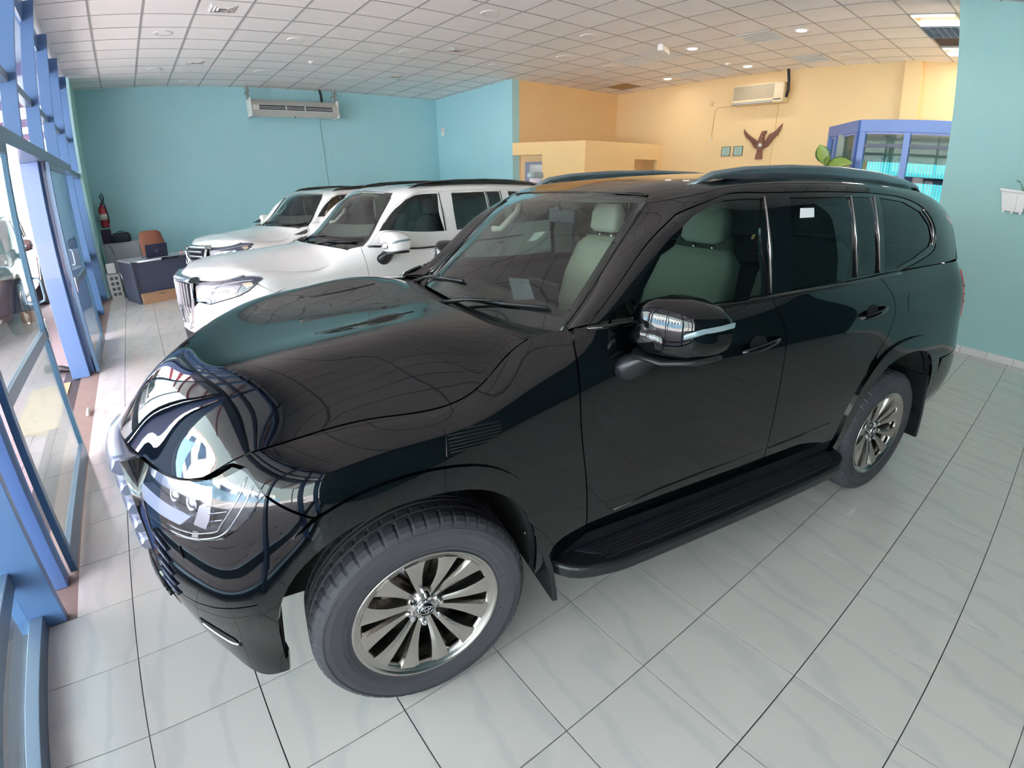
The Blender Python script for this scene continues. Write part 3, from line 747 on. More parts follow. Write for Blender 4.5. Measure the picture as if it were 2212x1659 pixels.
# ================================================================== car assembly
VB = BN.tv[-1]; SU = lambda i: BN.tu[6+i]
def bx(pts): return BN.inv(pts, [0, 2], ur=(0.3, SU(9)))          # nose region by (x,z)
def bs(pts): return BN.inv(pts, [0, 2], ur=(SU(3), SU(16)))      # flank by (x,z)
def top_v(x0, x1, n=14):
    """points on the top row of the flank from x0 to x1"""
    us = np.linspace(SU(2), SU(16), 400); X = BN.ev(us, us*0+VB)[:, 0]
    return [(float(np.interp(x, X, us)), VB) for x in np.linspace(x0, x1, n)]
def gx(pts): return GN.inv(pts, [0, 2], ur=(0, GN.tu[-1]), vr=(0, GN.tv[4]))
VC = GN.tv[7]; V4 = GN.tv[4]; UG = GN.tu[-1]
FA_O = arch(-.02, .50, .985, .39); FA_I = arch(-.02, .448, .908, .39)
RA_O = arch(2.86, .555, 1.01, .40); RA_I = arch(2.85, .475, .925, .40)
SILL = .50
def build_car(root, paint, style='cruiser', warp=None, trim=None, glasses=None, detail=True):
    trim = trim or gloss; g_ws, g_f, g_r = glasses or (wsg, tint1, tint2)
    W = warp
    both = (-1, 1)
    lamp = [(-.818,.962),(-.742,.965),(-.681,.972),(-.62,.992),(-.569,1.012),(-.524,1.036),(-.480,1.066),(-.446,1.062),(-.409,1.014),(-.432,.991),(-.462,.946),(-.502,.905),(-.549,.865),(-.624,.835),(-.713,.808),(-.805,.798),(-.850,.824),(-.840,.89)]
    lampuv = bx(lamp)
    cut_f = [(.615,1.33),(.60,1.26),(.597,1.13),(.61,.95),(.64,.72),(.655,SILL)]
    cut_b = [(1.605,1.345),(1.625,1.28),(1.655,1.17),(1.672,1.0),(1.682,.8),(1.685,SILL)]
    cut_r = [(2.48,1.366),(2.52,1.33),(2.585,1.25),(2.60,1.16),(2.56,1.06),(2.475,.965)]
    # RA_O from front foot upward to the door cut
    ra_up = [p for p in RA_O[:11] if p[0] < 2.46 and p[1] < .95]
    fa_rear = FA_O[::-1]                         # rear foot -> over the top -> front
    for s in both:
        far = s > 0
        # ---- front fender
        o = [(u, v) for u, v in top_v(-.50, .60, 26)]
        o += [tuple(p) for p in bs(crv(cut_f, 4)[1:])]
        o += [tuple(p) for p in bs([(.56, .44), (.50, .40)])]
        o += [tuple(p) for p in bs([q for q in fa_rear if q[0] > -.30])]
        o += [tuple(p) for p in bs([(-.300, .938), (-.409, 1.018)])]
        o += [tuple(p) for p in bs([(-.444, 1.068), (-.476, 1.073)])]
        hole = []
        fe = panel('front_fender', BN, o, paint, root, side=s, warp=W, gap=.0028)
        if style == 'cruiser' and not far:
            v = [(.107,1.094),(.293,1.092),(.289,1.012),(.097,1.012)]
            vt = panel('fender_vent', BN, bs(v), trim, fe, off=.004, skirt=.004, side=s, gap=0, warp=W)
            for z in np.linspace(1.022, 1.084, 7): strip('vent_louvre', BN, bs([(.11, z), (.2, z), (.285, z)]), .004, matte, vt, off=.005, side=s, warp=W)
        # ---- doors
        o = [tuple(p) for p in top_v(.618, 1.603, 14)]+[tuple(p) for p in bs(crv(cut_b, 4))]+[tuple(p) for p in bs(crv(cut_f[::-1], 4))]
        fd = panel('front_door', BN, o, paint, root, side=s, warp=W)
        o = [tuple(p) for p in top_v(1.607, 2.478, 12)]+[tuple(p) for p in bs(crv(cut_r, 4))]+[tuple(p) for p in bs([(2.43, .925)]+ra_up[::-1]+[(2.31, SILL)])]+[tuple(p) for p in bs(crv(cut_b[::-1], 4))]
        rd = panel('rear_door', BN, o, paint, root, side=s, warp=W)
        # door handles: cup, pull and cap
        if not far:
            for dr, hx, hz in ((fd, 1.365, 1.150), (rd, 2.25, 1.185)):
                hp = [(hx+.10, hz+.025)]
                cup = [(hx+.11+.055*math.cos(a), hz+.018+.036*math.sin(a)) for a in np.linspace(0, 2*math.pi, 20, endpoint=False)]
                panel('handle_cup', BN, bs(cup), matte, dr, off=.0015, skirt=.001, gap=0, side=s, warp=W, step=.015)
                pt = bs([(hx+.24*t, hz-.0+.028*t) for t in np.linspace(0, 1, 9)])
                A = BN.ev(pt[:, 0], pt[:, 1]); N = BN.nor(pt[:, 0], pt[:, 1]); rings = []
                for i, t in enumerate(np.linspace(0, 1, 9)):
                    bow = .030*math.sin(math.pi*min(1, max(0, t)))**.5+.004; hw = .016*(1-.45*abs(2*t-1)**3)
                    c = A[i]+N[i]*bow; up = np.array([0, 0, 1.])
                    rg = [c+up*hw*math.cos(a)+N[i]*.010*math.sin(a) for a in np.linspace(0, 2*math.pi, 10, endpoint=False)]
                    rings.append([tuple((p*[1, s, 1]) if W is None else (W(np.array([p]))[0]*[1, s, 1])) for p in rg])
                MB().loft(rings).build('door_handle', paint, dr, fix=True)
        # lower door moulding line
        strip('door_crease', BN, bs([(.78, .575), (1.0, .60), (1.3, .612), (1.66, .615)]), .008, paint, fd, off=.0015, th=.001, side=s, warp=W)
        strip('door_crease', BN, bs([(1.70, .615), (1.95, .62), (2.2, .63)]), .008, paint, rd, off=.0015, th=.001, side=s, warp=W)
        # ---- rear quarter
        o = [tuple(p) for p in top_v(2.482, 3.66, 14)]+[tuple(p) for p in bs([(3.68, 1.33), (3.70, 1.2), (3.72, 1.05), (3.735, .90), (3.74, .83)])]
        o += [tuple(p) for p in bs([(3.55, .80)]+[q for q in RA_O[::-1] if q[1] > .78 and q[0] > 2.45])]+[tuple(p) for p in bs([(2.478, .962)]+crv(cut_r[::-1], 4)[1:])]
        qp = panel('rear_quarter_panel', BN, o, paint, root, side=s, warp=W)
        if not far:
            fu = [(2.80+.11*c_, 1.205+.055*s_) for c_, s_ in [(-1, .6), (-.8, 1), (.8, 1), (1, .7), (1.1, -.6), (.95, -1), (-.6, -1), (-.95, -.6)]]
            panel('fuel_door', BN, bs([(x+.06, z) for x, z in fu]), paint, qp, off=.0015, skirt=.006, gap=0.001, side=s, warp=W)
        # rear bumper side
        o = [tuple(p) for p in bs([(3.41, .795), (3.55, .80), (3.74, .825)])]
        uu = np.linspace(bs([(3.74, .825)])[0][0], BN.tu[-5], 12)
        v82 = float(bs([(3.74, .825)])[0][1])
        o += [(float(u), v82) for u in uu[1:]]+[(float(u), 0.0) for u in uu[::-1]]+[tuple(p) for p in bs([(3.5, .41), (3.42, .41), (3.415, .60)])]
        panel('rear_bumper', BN, o, paint, root, side=s, warp=W)
        # tail lamp
        u0, vb0 = bs([(3.705, 1.02)])[0]; vt0 = bs([(3.69, 1.33)])[0][1]; u1 = SU(16)+.12
        tl = panel('tail_lamp', BN, [(u0, vb0), (u1, vb0), (u1, vt0), (u0, vt0)], red_l, root, side=s, warp=W, off=.006)
        for vv in np.linspace(vb0+.08, vt0-.08, 3): strip('lamp_rib', BN, [(u0+.01, vv), ((u0+u1)/2, vv), (u1-.01, vv)], .006, trim, tl, off=.011, side=s, warp=W)
        panel('tailgate_corner', BN, [(u0, v82+.005), (BN.tu[-5]-.0, v82+.005), (BN.tu[-5], vb0-.004), (u0, vb0-.004)], paint, root, side=s, warp=W, gap=.001)
        panel('tailgate_upper', BN, [(u1+.005, vb0), (BN.tu[-5], vb0), (BN.tu[-5], VB), (SU(15)+.02, VB), (SU(15)+.02, vt0+.004), (u1+.005, vt0+.004)], paint, root, side=s, warp=W, gap=.001)
        # ---- arch flares
        def flare(O, I, nm, foot):
            ol = crv(O, 3); il = crv(I, 3)
            o = [tuple(p) for p in bs(ol)]+[tuple(p) for p in bs(il[::-1])]
            f = panel('arch_flare', BN, o, paint, root, side=s, warp=W, off=.012, skirt=.016, gap=.0, step=.02)
            # inner lip of the wheel opening
            q = bs(il); A = BN.ev(q[:, 0], q[:, 1])+BN.nor(q[:, 0], q[:, 1])*.012
            B = A*[1, 1, 1]-[0, .05, 0]
            if W is not None: A = W(A); B = W(B)
            rings = [[tuple(a*[1, s, 1]), tuple(b*[1, s, 1])] for a, b in zip(A, B)]
            MB().loft(rings, caps=False, closed=False).build('arch_lip', plast, f)
            # wheel house
            c = np.array(I); cx = c[:, 0].mean(); rings = []
            for yy in (.93, .55):
                rr = [np.array([x, yy, z]) for x, z in il]
                rr = [rr[0]-[0, 0, .0]]+rr+[rr[-1]]
                rings.append(rr)
            RR = np.array(rings)
            if W is not None: RR = W(RR.reshape(-1, 3)).reshape(RR.shape)
            MB().loft([[tuple(p*[1, s, 1]) for p in r] for r in RR.transpose(1, 0, 2)], caps=False, closed=False).build('wheel_house', matte, root)
            return f
        flare(FA_O, FA_I, 'front', 0); flare(RA_O, RA_I, 'rear', 0)
        # ---- sill
        o = [tuple(p) for p in bs([(.52, .41), (.56, .455), (.66, .497), (1.2, .497), (2.30, .497), (2.33, .42), (1.9, .40), (1.2, .38)])]
        panel('sill_panel', BN, o, plast, root, side=s, warp=W, off=-.012, skirt=.02, gap=0)
        # dark inner shell closing the panel gaps
        o = [tuple(p) for p in bs([(-.36, 1.05), (.2, 1.10), (.5, 1.22), (.7, 1.30), (2.5, 1.34), (3.70, 1.35), (3.70, .55), (3.45, .55)])]+[tuple(p) for p in bs([(q[0], q[1]+.015) for q in RA_O[::-1]])]+[tuple(p) for p in bs([(2.2, .45), (.6, .45)])]+[tuple(p) for p in bs([(q[0], q[1]+.015) for q in FA_O[::-1]])]
        panel('inner_shell', BN, o, matte, root, side=s, warp=W, off=-.035, skirt=0, gap=0, step=.08)
        # ---- nose
        if style == 'cruiser':
            seam = [(-.700,.562),(-.635,.591),(-.578,.619),(-.509,.647),(-.497,.652)]
            fa_f = [q for q in fa_rear if q[0] < -.30 and q[1] > .66]
            lamp_b = lamp[8:17]     # tip -> inner bottom
            o = [tuple(p) for p in bx(lamp_b)]
            o += [tuple(p) for p in bx([(-.862,.80)])]+[tuple(p) for p in bx([(-.838,.735),(-.826,.66),(-.820,.58),(-.808,.54),(-.76,.545)])]
            o += [tuple(p) for p in bx(seam)]+[tuple(p) for p in bx(fa_f[::-1])]+[tuple(p) for p in bx([(-.303,.936)])]
            panel('front_bumper_side', BN, o, paint, root, side=s, warp=W)
            # headlamp: housing, reflectors, lens
            hl = panel('headlamp', BN, lampuv, mat('lamp_housing', (34, 36, 44), 0.25), root, off=-.045, skirt=0, gap=0, side=s, warp=W, step=.02)
            def lp(nm, pts, m, off, sk=.015, st=.015): return panel(nm, BN, bx(pts), m, hl, off=off, skirt=sk, gap=0, side=s, warp=W, step=st)
            lp('light_guide', [(-.841,.879),(-.765,.880),(-.671,.889),(-.645,.889),(-.692,.842),(-.768,.828),(-.836,.823)], mat('frosted_light_guide', (150, 152, 172), 0.3), -.012, .03)
            lp('upper_reflector', [(-.790,.945),(-.763,.950),(-.70,.962),(-.635,.985),(-.562,.998),(-.575,.965),(-.619,.944),(-.682,.935),(-.753,.922),(-.785,.925)], white_l, -.018)
            lp('vertical_reflector', [(-.588,.950),(-.562,.985),(-.590,.90),(-.608,.868),(-.645,.866),(-.612,.932)], white_l, -.015)
            for (x0, z0), (x1, z1) in (((-.578,.945),(-.503,.977)), ((-.579,.925),(-.522,.949)), ((-.577,.905),(-.54,.921))):
                strip('lamp_fin', BN, bx([(x0, z0), ((x0+x1)/2, (z0+z1)/2), (x1, z1)]), .004, chr_b, hl, off=-.012, side=s, warp=W)
            for k, c in enumerate([(-.72, .908), (-.66, .915)]):
                q = bx([c])[0]; P0 = BN.ev([q[0]], [q[1]])[0]; Nn = BN.nor([q[0]], [q[1]])[0]
                c0 = (P0-Nn*.04); zq = Vector(Nn).to_track_quat('Z', 'Y').to_matrix().to_4x4()
                cc = c0 if W is None else W(np.array([c0]))[0]
                M = Matrix.Translation(Vector((cc[0], cc[1]*s, cc[2]))) @ (zq if s > 0 else Matrix.Diagonal((1, -1, 1, 1)) @ zq)
                MB().lathe([(0, .012), (.014, .010), (.020, .004), (.023, 0), (.024, .008), (.027, .008), (.027, 0)], 20, M).build('projector', chr_b, hl, fix=True)
            sil = [(-.437,1.035),(-.468,.983),(-.504,.931),(-.535,.890),(-.566,.864),(-.604,.845),(-.633,.832),(-.682,.817),(-.736,.806)]
            strip('lamp_edge_trim', BN, bx(crv(sil, 3)), .006, chr_b, hl, off=-.010, side=s, warp=W)
            strip('lamp_edge_trim', BN, bx(crv([(x-.012 if k < 4 else x, z+.016) for k, (x, z) in enumerate(sil)], 3)), .004, chr_d, hl, off=-.010, side=s, warp=W)
            panel('lamp_lens', BN, lampuv, lensm, hl, off=.0, skirt=.008, gap=.0015, side=s, warp=W, step=.02)
            # lower intake
            o = [(-.73,.44),(-.698,.445),(-.657,.44),(-.621,.43),(-.600,.405),(-.625,.392),(-.679,.398),(-.72,.415)]
            fg = panel('fog_recess', BN, bx(o), matte, root, off=.003, skirt=.002, gap=0, side=s, warp=W, step=.015)
            strip('fog_recess_trim', BN, bx(crv([(-.725,.42),(-.68,.405),(-.63,.40),(-.605,.412)], 3)), .008, chr_d, fg, off=.006, side=s, warp=W)
            panel('parking_sensor', BN, bx([(-.70,.775),(-.694,.782),(-.690,.745),(-.697,.738)]), trim, root, off=.003, skirt=.003, gap=0, side=s, warp=W, step=.01)
        # ---- greenhouse side
        dlo = [(.66,1.346),(.80,1.475),(.945,1.605),(1.10,1.70),(1.24,1.745),(1.6,1.757),(2.0,1.766),(2.45,1.768),(2.8,1.752),(3.03,1.705),(3.17,1.62),(3.20,1.53),(3.16,1.465),(2.95,1.412),(2.75,1.375)]
        if style != 'cruiser': dlo = [(a, b) for a, b in dlo[:8]]+[(2.8,1.752),(3.15,1.72),(3.42,1.65),(3.50,1.58),(3.44,1.42),(3.40,1.39)]
        t1 = GN.tu[1]*.96; vA = GN.tv[3]
        dl = [(t1, v) for v in np.linspace(0, vA*.985, 9)]
        q0 = gx([(1.40, 1.754 if style == 'cruiser' else dlo[5][1])])[0]
        dl += crv([(t1+.03, vA*1.02), (t1+.10, (vA*1.02+q0[1])/2), (float(q0[0]), float(q0[1]))], 3)
        dl += [(float(a), max(float(b), 0.0)) for a, b in gx(crv(dlo[5:], 3))]
        dl[-1] = (dl[-1][0], 0.0)
        o = [(0, 0)]+dl+[(UG, 0), (UG, V4), (0, V4)]
        bd = panel('body_side_frame', GN, o, paint, root, side=s, warp=W, gap=.0015)
        fr = [(p[0], p[1]) for p in dl]
        gf = [(.775,1.354),(.895,1.475),(1.035,1.60),(1.17,1.683),(1.29,1.722),(1.45,1.733),(1.578,1.735),(1.592,1.354)]
        gr = [(1.752,1.356),(1.750,1.740),(2.205,1.747),(2.255,1.372)]
        gq = [(2.285,1.374),(2.235,1.748),(2.43,1.748),(2.485,1.378)]
        gk = [(2.56,1.384),(2.51,1.748),(2.78,1.733),(2.98,1.685),(3.10,1.61),(3.13,1.54),(3.09,1.492),(2.90,1.434),(2.70,1.39)]
        if style != 'cruiser': gk = [(2.60,1.388),(2.57,1.748),(2.85,1.733),(3.15,1.698),(3.35,1.63),(3.40,1.56),(3.36,1.40)]
        holes = [gx(h) for h in (gf, gr, gq, gk)]
        wf = panel('window_frame', GN, fr, trim if style == 'cruiser' else paint, root, holes=holes, side=s, warp=W, off=-.004, gap=.0005, step=.035)
        panel('door_window', GN, holes[0], g_f, fd, side=s, warp=W, off=-.009, gap=-.004, skirt=0)
        panel('door_window', GN, holes[1], g_r, rd, side=s, warp=W, off=-.009, gap=-.004, skirt=0)
        panel('quarter_window', GN, holes[2], g_r, rd, side=s, warp=W, off=-.009, gap=-.004, skirt=0)
        panel('quarter_window', GN, holes[3], g_r, root, side=s, warp=W, off=-.009, gap=-.004, skirt=0)
        for par, a, b in ((fd, (1.605,1.354), (1.592,1.742)), (rd, (2.268,1.372), (2.22,1.750)), (rd, (2.495,1.378), (2.447,1.752))):
            strip('window_strip', GN, gx([a, ((a[0]+b[0])/2, (a[1]+b[1])/2), b]), .011, chr_d if style == 'cruiser' else trim, par, off=.003, side=s, warp=W)
        if style == 'cruiser': strip('window_strip', GN, gx(crv([(3.02,1.698),(3.125,1.625),(3.15,1.55),(3.13,1.50)], 4)), .012, chr_d, root, off=.003, side=s, warp=W)
        strip('belt_moulding', BN, [(u, v-.006) for u, v in top_v(.66, 2.72, 30)], .016, trim, root, off=.006, side=s, warp=W)
        # roof rail
        RX_ = [1.30, 1.42, 1.60, 1.9, 2.3, 2.7, 3.0, 3.2, 3.32]; RZ = [1.790, 1.822, 1.845, 1.862, 1.870, 1.862, 1.842, 1.818, 1.79]
        RY = [.64, .655, .665, .67, .67, .668, .66, .65, .64]
        if style != 'cruiser': RZ = [z+.0 for z in RZ]
        rings = []
        for i, (x, z, y) in enumerate(zip(RX_, RZ, RY)):
            h = .006 if i in (0, 8) else .017; wd = .010 if i in (0, 8) else .020
            rg = [np.array([x, y+wd*math.cos(a), z+h*math.sin(a)-(.01 if i in (0, 8) else 0)]) for a in np.linspace(0, 2*math.pi, 10, endpoint=False)]
            if i not in (0, 8):
                rg = [p if p[2] > z-h*.5 else np.array([p[0], p[1]-.004, 1.808]) for p in rg]
            rg = np.array(rg); rg = W(rg) if W is not None else rg
            rings.append([tuple(p*[1, s, 1]) for p in rg])
        MB().loft(rings).build('roof_rail', silver if style == 'cruiser' else trim, root, fix=True)
        # cabin pillar trim seen through the glass
        q = GN.inv([(1.0, 1.64), (1.63, 1.55), (1.63, 1.74), (2.4, 1.74)], [0, 2])
        o = [(.0, 0.0)]+dl+[(UG, 0), (UG, V4), (0, V4)]
        panel('pillar_trim', GN, o, beige, root, side=s, warp=W, off=-.05, skirt=0, gap=0, step=.08)
        o = gx([(1.60,1.35),(1.745,1.35),(1.745,1.75),(1.60,1.75)]); panel('pillar_trim', GN, o, greyin, root, side=s, warp=W, off=-.04, skirt=0, gap=0, step=.08)
        o = gx([(2.26,1.37),(2.285,1.37),(2.24,1.75),(2.21,1.75)]); panel('pillar_trim', GN, o, matte, root, side=s, warp=W, off=-.03, skirt=0, gap=0, step=.08)
    Wm = (lambda P: P) if W is None else W
    # ---- hood
    o = [(0, 0), (HN.tu[-1], 0), (HN.tu[-1], HN.tv[-1]), (0, HN.tv[-1])]
    hd = panel('hood', HN, o, paint, root, warp=W, gap=.003, step=.03, skirt=.018)
    if style == 'cruiser':
        for s in both:
            pts = [(-.17, .34*s), (-.02, .335*s), (.10, .335*s), (.20, .345*s)]
            q = HN.inv([(a, b) for a, b in pts], [0, 1])
            strip('hood_crease', HN, [tuple(c) for c in q], .014, paint, hd, off=.0015, th=.001, warp=W)
    # ---- roof, windscreen
    o = [(0.004, V4), (UG, V4), (UG, GN.tv[-1]-V4), (0.004, GN.tv[-1]-V4)]
    panel('roof', GN, o, paint, root, warp=W, gap=.002, step=.05)
    panel('headliner', GN, o, beige, root, warp=W, off=-.04, gap=0, step=.12, skirt=0)
    UW, VW = WN.tu[-1], WN.tv[-1]
    ws = panel('windscreen', WN, [(.0, .0), (UW, 0), (UW, VW), (0, VW)], g_ws, root, warp=W, gap=.004, skirt=0, step=.05)
    inner = [(.075, .035), (UW-.06, .03), (UW-.03, VW*.42), (UW-.10, VW*.44), (UW-.10, VW*.56), (UW-.03, VW*.58), (UW-.06, VW-.03), (.075, VW-.035)]
    panel('windscreen_border', WN, [(.0, .0), (UW, 0), (UW, VW), (0, VW)], trim, ws, holes=[inner], warp=W, off=-.004, gap=.004, skirt=0, step=.05)
    MB().loft([[tuple(p) for p in Wm(np.array([a+[0, 0, .003], a+[.004, 0, .008], a+[.012, 0, .004]]))] for a in WN.ev([UW]*17, np.linspace(0, VW, 17))], closed=False, caps=False).build('windscreen_header_trim', trim, root)
    for s in both: strip('windscreen_side_trim', GN, [(.010, v) for v in np.linspace(.0, V4, 10)], .018, trim, root, off=.003, side=s, warp=W)
    # cowl
    n = 25; vv = np.linspace(0, HN.tv[-1], n); A = HN.ev([HN.tu[-1]]*n, vv); B = WN.ev([0]*n, np.linspace(0, VW, n))
    A = A-[0, 0, .028]; rings = []
    for a, b in zip(A, B):
        a = a-np.array([.02, 0, 0]); m_ = (a+b)/2-[0, 0, .012]
        rings.append([tuple(p) for p in Wm(np.array([a, (a*2+b)/3-[0, 0, .018], m_, (a+2*b)/3-[0, 0, .006], b-[-.0, 0, .016]]))])
    cw = MB().loft(rings, closed=False, caps=False).build('cowl', plast, root)
    # windscreen base corners
    for s in both:
        a = np.array([(.46, .79, 1.285), (.55, .83, 1.305), (.66, .88, 1.335), (.64, .80, 1.305), (.60, .76, 1.288), (.52, .72, 1.282)])
        a = Wm(a)*[1, s, 1]; MB().add([tuple(p) for p in a], [tuple(range(6))[::-1] if s > 0 else tuple(range(6))]).build('cowl_corner', trim, root)
    # rear window
    n = 15; vs_ = np.linspace(0, GN.tv[-1], n); A = GN.ev([UG]*n, vs_)
    us_ = np.concatenate([np.linspace(SU(15), BN.tu[-5], 8), 2*BN.tu[-5]-np.linspace(SU(15), BN.tu[-5], 8)[::-1][1:]])
    B = BN.ev(us_, [VB]*15)
    MB().loft([[tuple(p) for p in Wm(np.array([a, (a+b)/2+[.012, 0, 0], b]))] for a, b in zip(A, B)], closed=False, caps=False).build('rear_window', g_r, root)
    # floor pan
    P0 = Wm(np.array([(-.45, .55, .30), (3.7, .85, .46), (3.7, .85, .55), (.5, .88, .52)]))
    ub = MB(); a, b = Wm(np.array([(-.70, -.52, .30), (3.8, .52, .62)])); ub.box(a[0], b[0], a[1], b[1], a[2], b[2])
    a, b = Wm(np.array([(.58, -.86, .36), (2.28, .86, .52)])); ub.box(a[0], b[0], a[1], b[1], a[2], b[2])
    a, b = Wm(np.array([(-.60, -.50, .62), (.40, .50, .98)])); ub.box(a[0], b[0], a[1], b[1], a[2], b[2])
    a, b = Wm(np.array([(3.38, -.75, .50), (3.75, .75, 1.15)])); ub.box(a[0], b[0], a[1], b[1], a[2], b[2])
    ub.build('underbody', matte, root)
    return root

def seats(root, Wm=lambda P: P, m=None, front_only=False, rows=((1.42, .46), (2.35, .46))):
    m = m or beige
    def bxl(rings): return [[tuple(p) for p in Wm(np.array(r))] for r in rings]
    def rr(cx, cy, cz, wx, wy, tilt=0, n=14, pw=.45):
        o = []
        for i in range(n):
            a = 2*math.pi*i/n; c, s_ = math.cos(a), math.sin(a)
            x = math.copysign(abs(c)**pw, c)*wx; y = math.copysign(abs(s_)**pw, s_)*wy
            o.append((cx+x, cy+y, cz))
        return o
    for x0, sp in rows:
        for cy in (-sp+.06, sp-.06):
            se = MB().loft(bxl([rr(x0-.18, cy, .76, .02, .22), rr(x0-.16, cy, .80, .25, .25), rr(x0-.14, cy, .90, .27, .26), rr(x0-.13, cy, .93, .24, .23)])).build('seat_cushion', m, root)
            MB().loft(bxl([rr(x0+.10, cy, .90, .07, .22), rr(x0+.13, cy, 1.0, .08, .25), rr(x0+.20, cy, 1.25, .075, .265), rr(x0+.26, cy, 1.43, .06, .235), rr(x0+.285, cy, 1.49, .03, .17)])).build('seat_back', m, root)
            hr = MB().loft(bxl([rr(x0+.285, cy, 1.515, .035, .10), rr(x0+.285, cy, 1.54, .05, .13), rr(x0+.295, cy, 1.63, .05, .13), rr(x0+.30, cy, 1.68, .03, .10)])).build('headrest', m, root)
            for d in (-.06, .06): MB().tube(bxl([[(x0+.28, cy+d, 1.45), (x0+.287, cy+d, 1.53)]])[0], .007, 8).build('headrest_post', chr_b, hr)
# ================================================================== the black car
AL = -0.18198; CAR0 = (1.5769, 0.5099, 0)
LABEL_BLACK = 'black pearl four-wheel-drive car filling the foreground, with silver roof rails'
bc = empty('black_car', CAR0, AL, label=LABEL_BLACK, cat='car')
build_car(bc, paint_black)
for x in (0, 2.8426):
    for s in (-1, 1):
        if x == 0 and s == -1:
            w0 = make_wheel('wheel', parent=bc); w0.location = (0, -.825, .39); wheels0 = w0
        else:
            wv_ = copy_tree(w0, bc); wv_.location = (x, s*.825, .39); wv_.rotation_euler = (0, .5*x, 0) if s < 0 else (0, .4, math.pi)
# ---- grille and lower front
gr = empty('grille'); gr.parent = bc
def fr_loft(name, yz, depth, m, parent, x_off=0.0, n=17, ymax=.36):
    """bar across the nose following the plan curve; yz: section points (dx, z)"""
    rings = []
    for y in np.linspace(-ymax, ymax, n):
        a = abs(y); x = -.955+.35*a**1.5+x_off
        rings.append([(x+dx+.05*max(0, a-.25), y, z) for dx, z in yz])
    return MB().loft(rings).build(name, m, parent, fix=True)
fr_loft('grille_mesh', [(.06, .50), (.10, .50), (.10, .95), (.05, .95)], 0, matte, gr, ymax=.40)
barm = mat('satin_grille_bar', (168, 172, 190), 0.22, metal=0.75)
fr_loft('grille_top_bar', [(-.02, .895), (-.042, .915), (-.02, .952), (.07, .960), (.07, .89)], 0, barm, gr, ymax=.37)
for z in (.835, .755, .675, .60):
    b = fr_loft('grille_bar', [(-.026, z-.018), (-.036, z), (-.018, z+.020), (.05, z+.024), (.05, z-.022)], 0, barm, gr, ymax=.375)
fr_loft('grille_lower_bar', [(0, .515), (-.01, .53), (.0, .55), (.06, .55), (.06, .51)], 0, gloss, gr, ymax=.42)
for s in (-1, 1):
    MB().loft([[(-.955+.35*abs(y)**1.5+dx, y*s, z) for dx, z in ((0, z0), (.0, z1), (.08, z1), (.08, z0))] for y, z0, z1 in ((.37, .52, .95), (.40, .50, .96), (.43, .52, .80))]).build('grille_side_frame', gloss, gr, fix=True)
em = MB()
for a_, b_, cz in ((.085, .058, 0), (.028, .055, 0), (.062, .026, .022)):
    em.tube([(-.99, a_*math.cos(t), .76+cz+b_*math.sin(t)) for t in np.linspace(0, 2*math.pi, 32, endpoint=False)], .006, 8, closed=True)
em.build('emblem', chr_b, gr)
seam = [(-.700,.562),(-.635,.591),(-.578,.619),(-.509,.647),(-.499,.652)]
sl = [tuple(p) for p in bx(seam[::-1])]; q1 = [tuple(p) for p in bx([(-.76,.545),(-.81,.535)])]
half = sl+q1+[(0.43, bx([(-.84,.50)])[0][1]), (0, bx([(-.84,.50)])[0][1])]
fa_low = [tuple(p) for p in bx([(-.497,.61),(-.478,.53),(-.466,.47),(-.458,.42)])]
endb = [(fa_low[-1][0]+.0, 0.0)]
full = half+[(-u, v) for u, v in half[::-1]]+[(-u, v) for u, v in fa_low]+[(-u, v) for u, v in endb]+[(u, v) for u, v in endb]+fa_low[::-1]
lb = panel('lower_front_bumper', BN, full, paint_black, bc, gap=.002)
lowi = [(-.55, .115), (.55, .115), (.50, .20), (-.50, .20)]
panel('lower_intake', BN, lowi, matte, lb, off=.003, gap=0, skirt=.002)
for v in (.135, .158, .18): strip('intake_bar', BN, [(u, v) for u in np.linspace(-.5, .5, 12)], .008, plast, lb, off=.012)
for s in (-1, 1):      # ribbed black side intakes beside the grille
    for k in range(5):
        z = .57+.048*k
        q = bx([(-.812+.004*k, z), (-.79+.004*k, z-.012), (-.765+.004*k, z-.03)]); strip('intake_fin', BN, [tuple(c) for c in q], .012, mat('dark_grille_bar', (70, 74, 92), 0.25, metal=0.6), gr, off=.008, side=s)
# ---- running boards
for s in (-1, 1):
    pl_ = [(.46, .86), (.55, 1.00), (.70, 1.055), (.95, 1.07), (2.05, 1.07), (2.25, 1.055), (2.36, .985), (2.37, .88)]
    c = [(x, y*s) for x, y in (crv(pl_, 4) if s > 0 else crv(pl_, 4))]
    rb = MB().prism(c, .355, .412).build('running_board', plast, bc, bevel=.012, fix=True)
    in_ = [(.62, .93), (.72, 1.0), (.95, 1.03), (2.05, 1.03), (2.22, 1.01), (2.28, .93)]
    MB().prism([(x, y*s) for x, y in crv(in_, 4)], .410, .415).build('tread_pad', mat('tread_rubber', (44, 46, 54), .5), rb, fix=True)
    for k in range(5):
        y = .945+.019*k; x0, x1 = (.66+.012*k, 2.26-.012*k)
        MB().box(x0, x1, min(y*s, (y+.009)*s), max(y*s, (y+.009)*s), .414, .421).build('tread_rib', plast, rb, bevel=.002)
    MB().box(.5, 2.3, min(.80*s, .90*s), max(.80*s, .90*s), .345, .40).build('step_bracket', matte, rb)
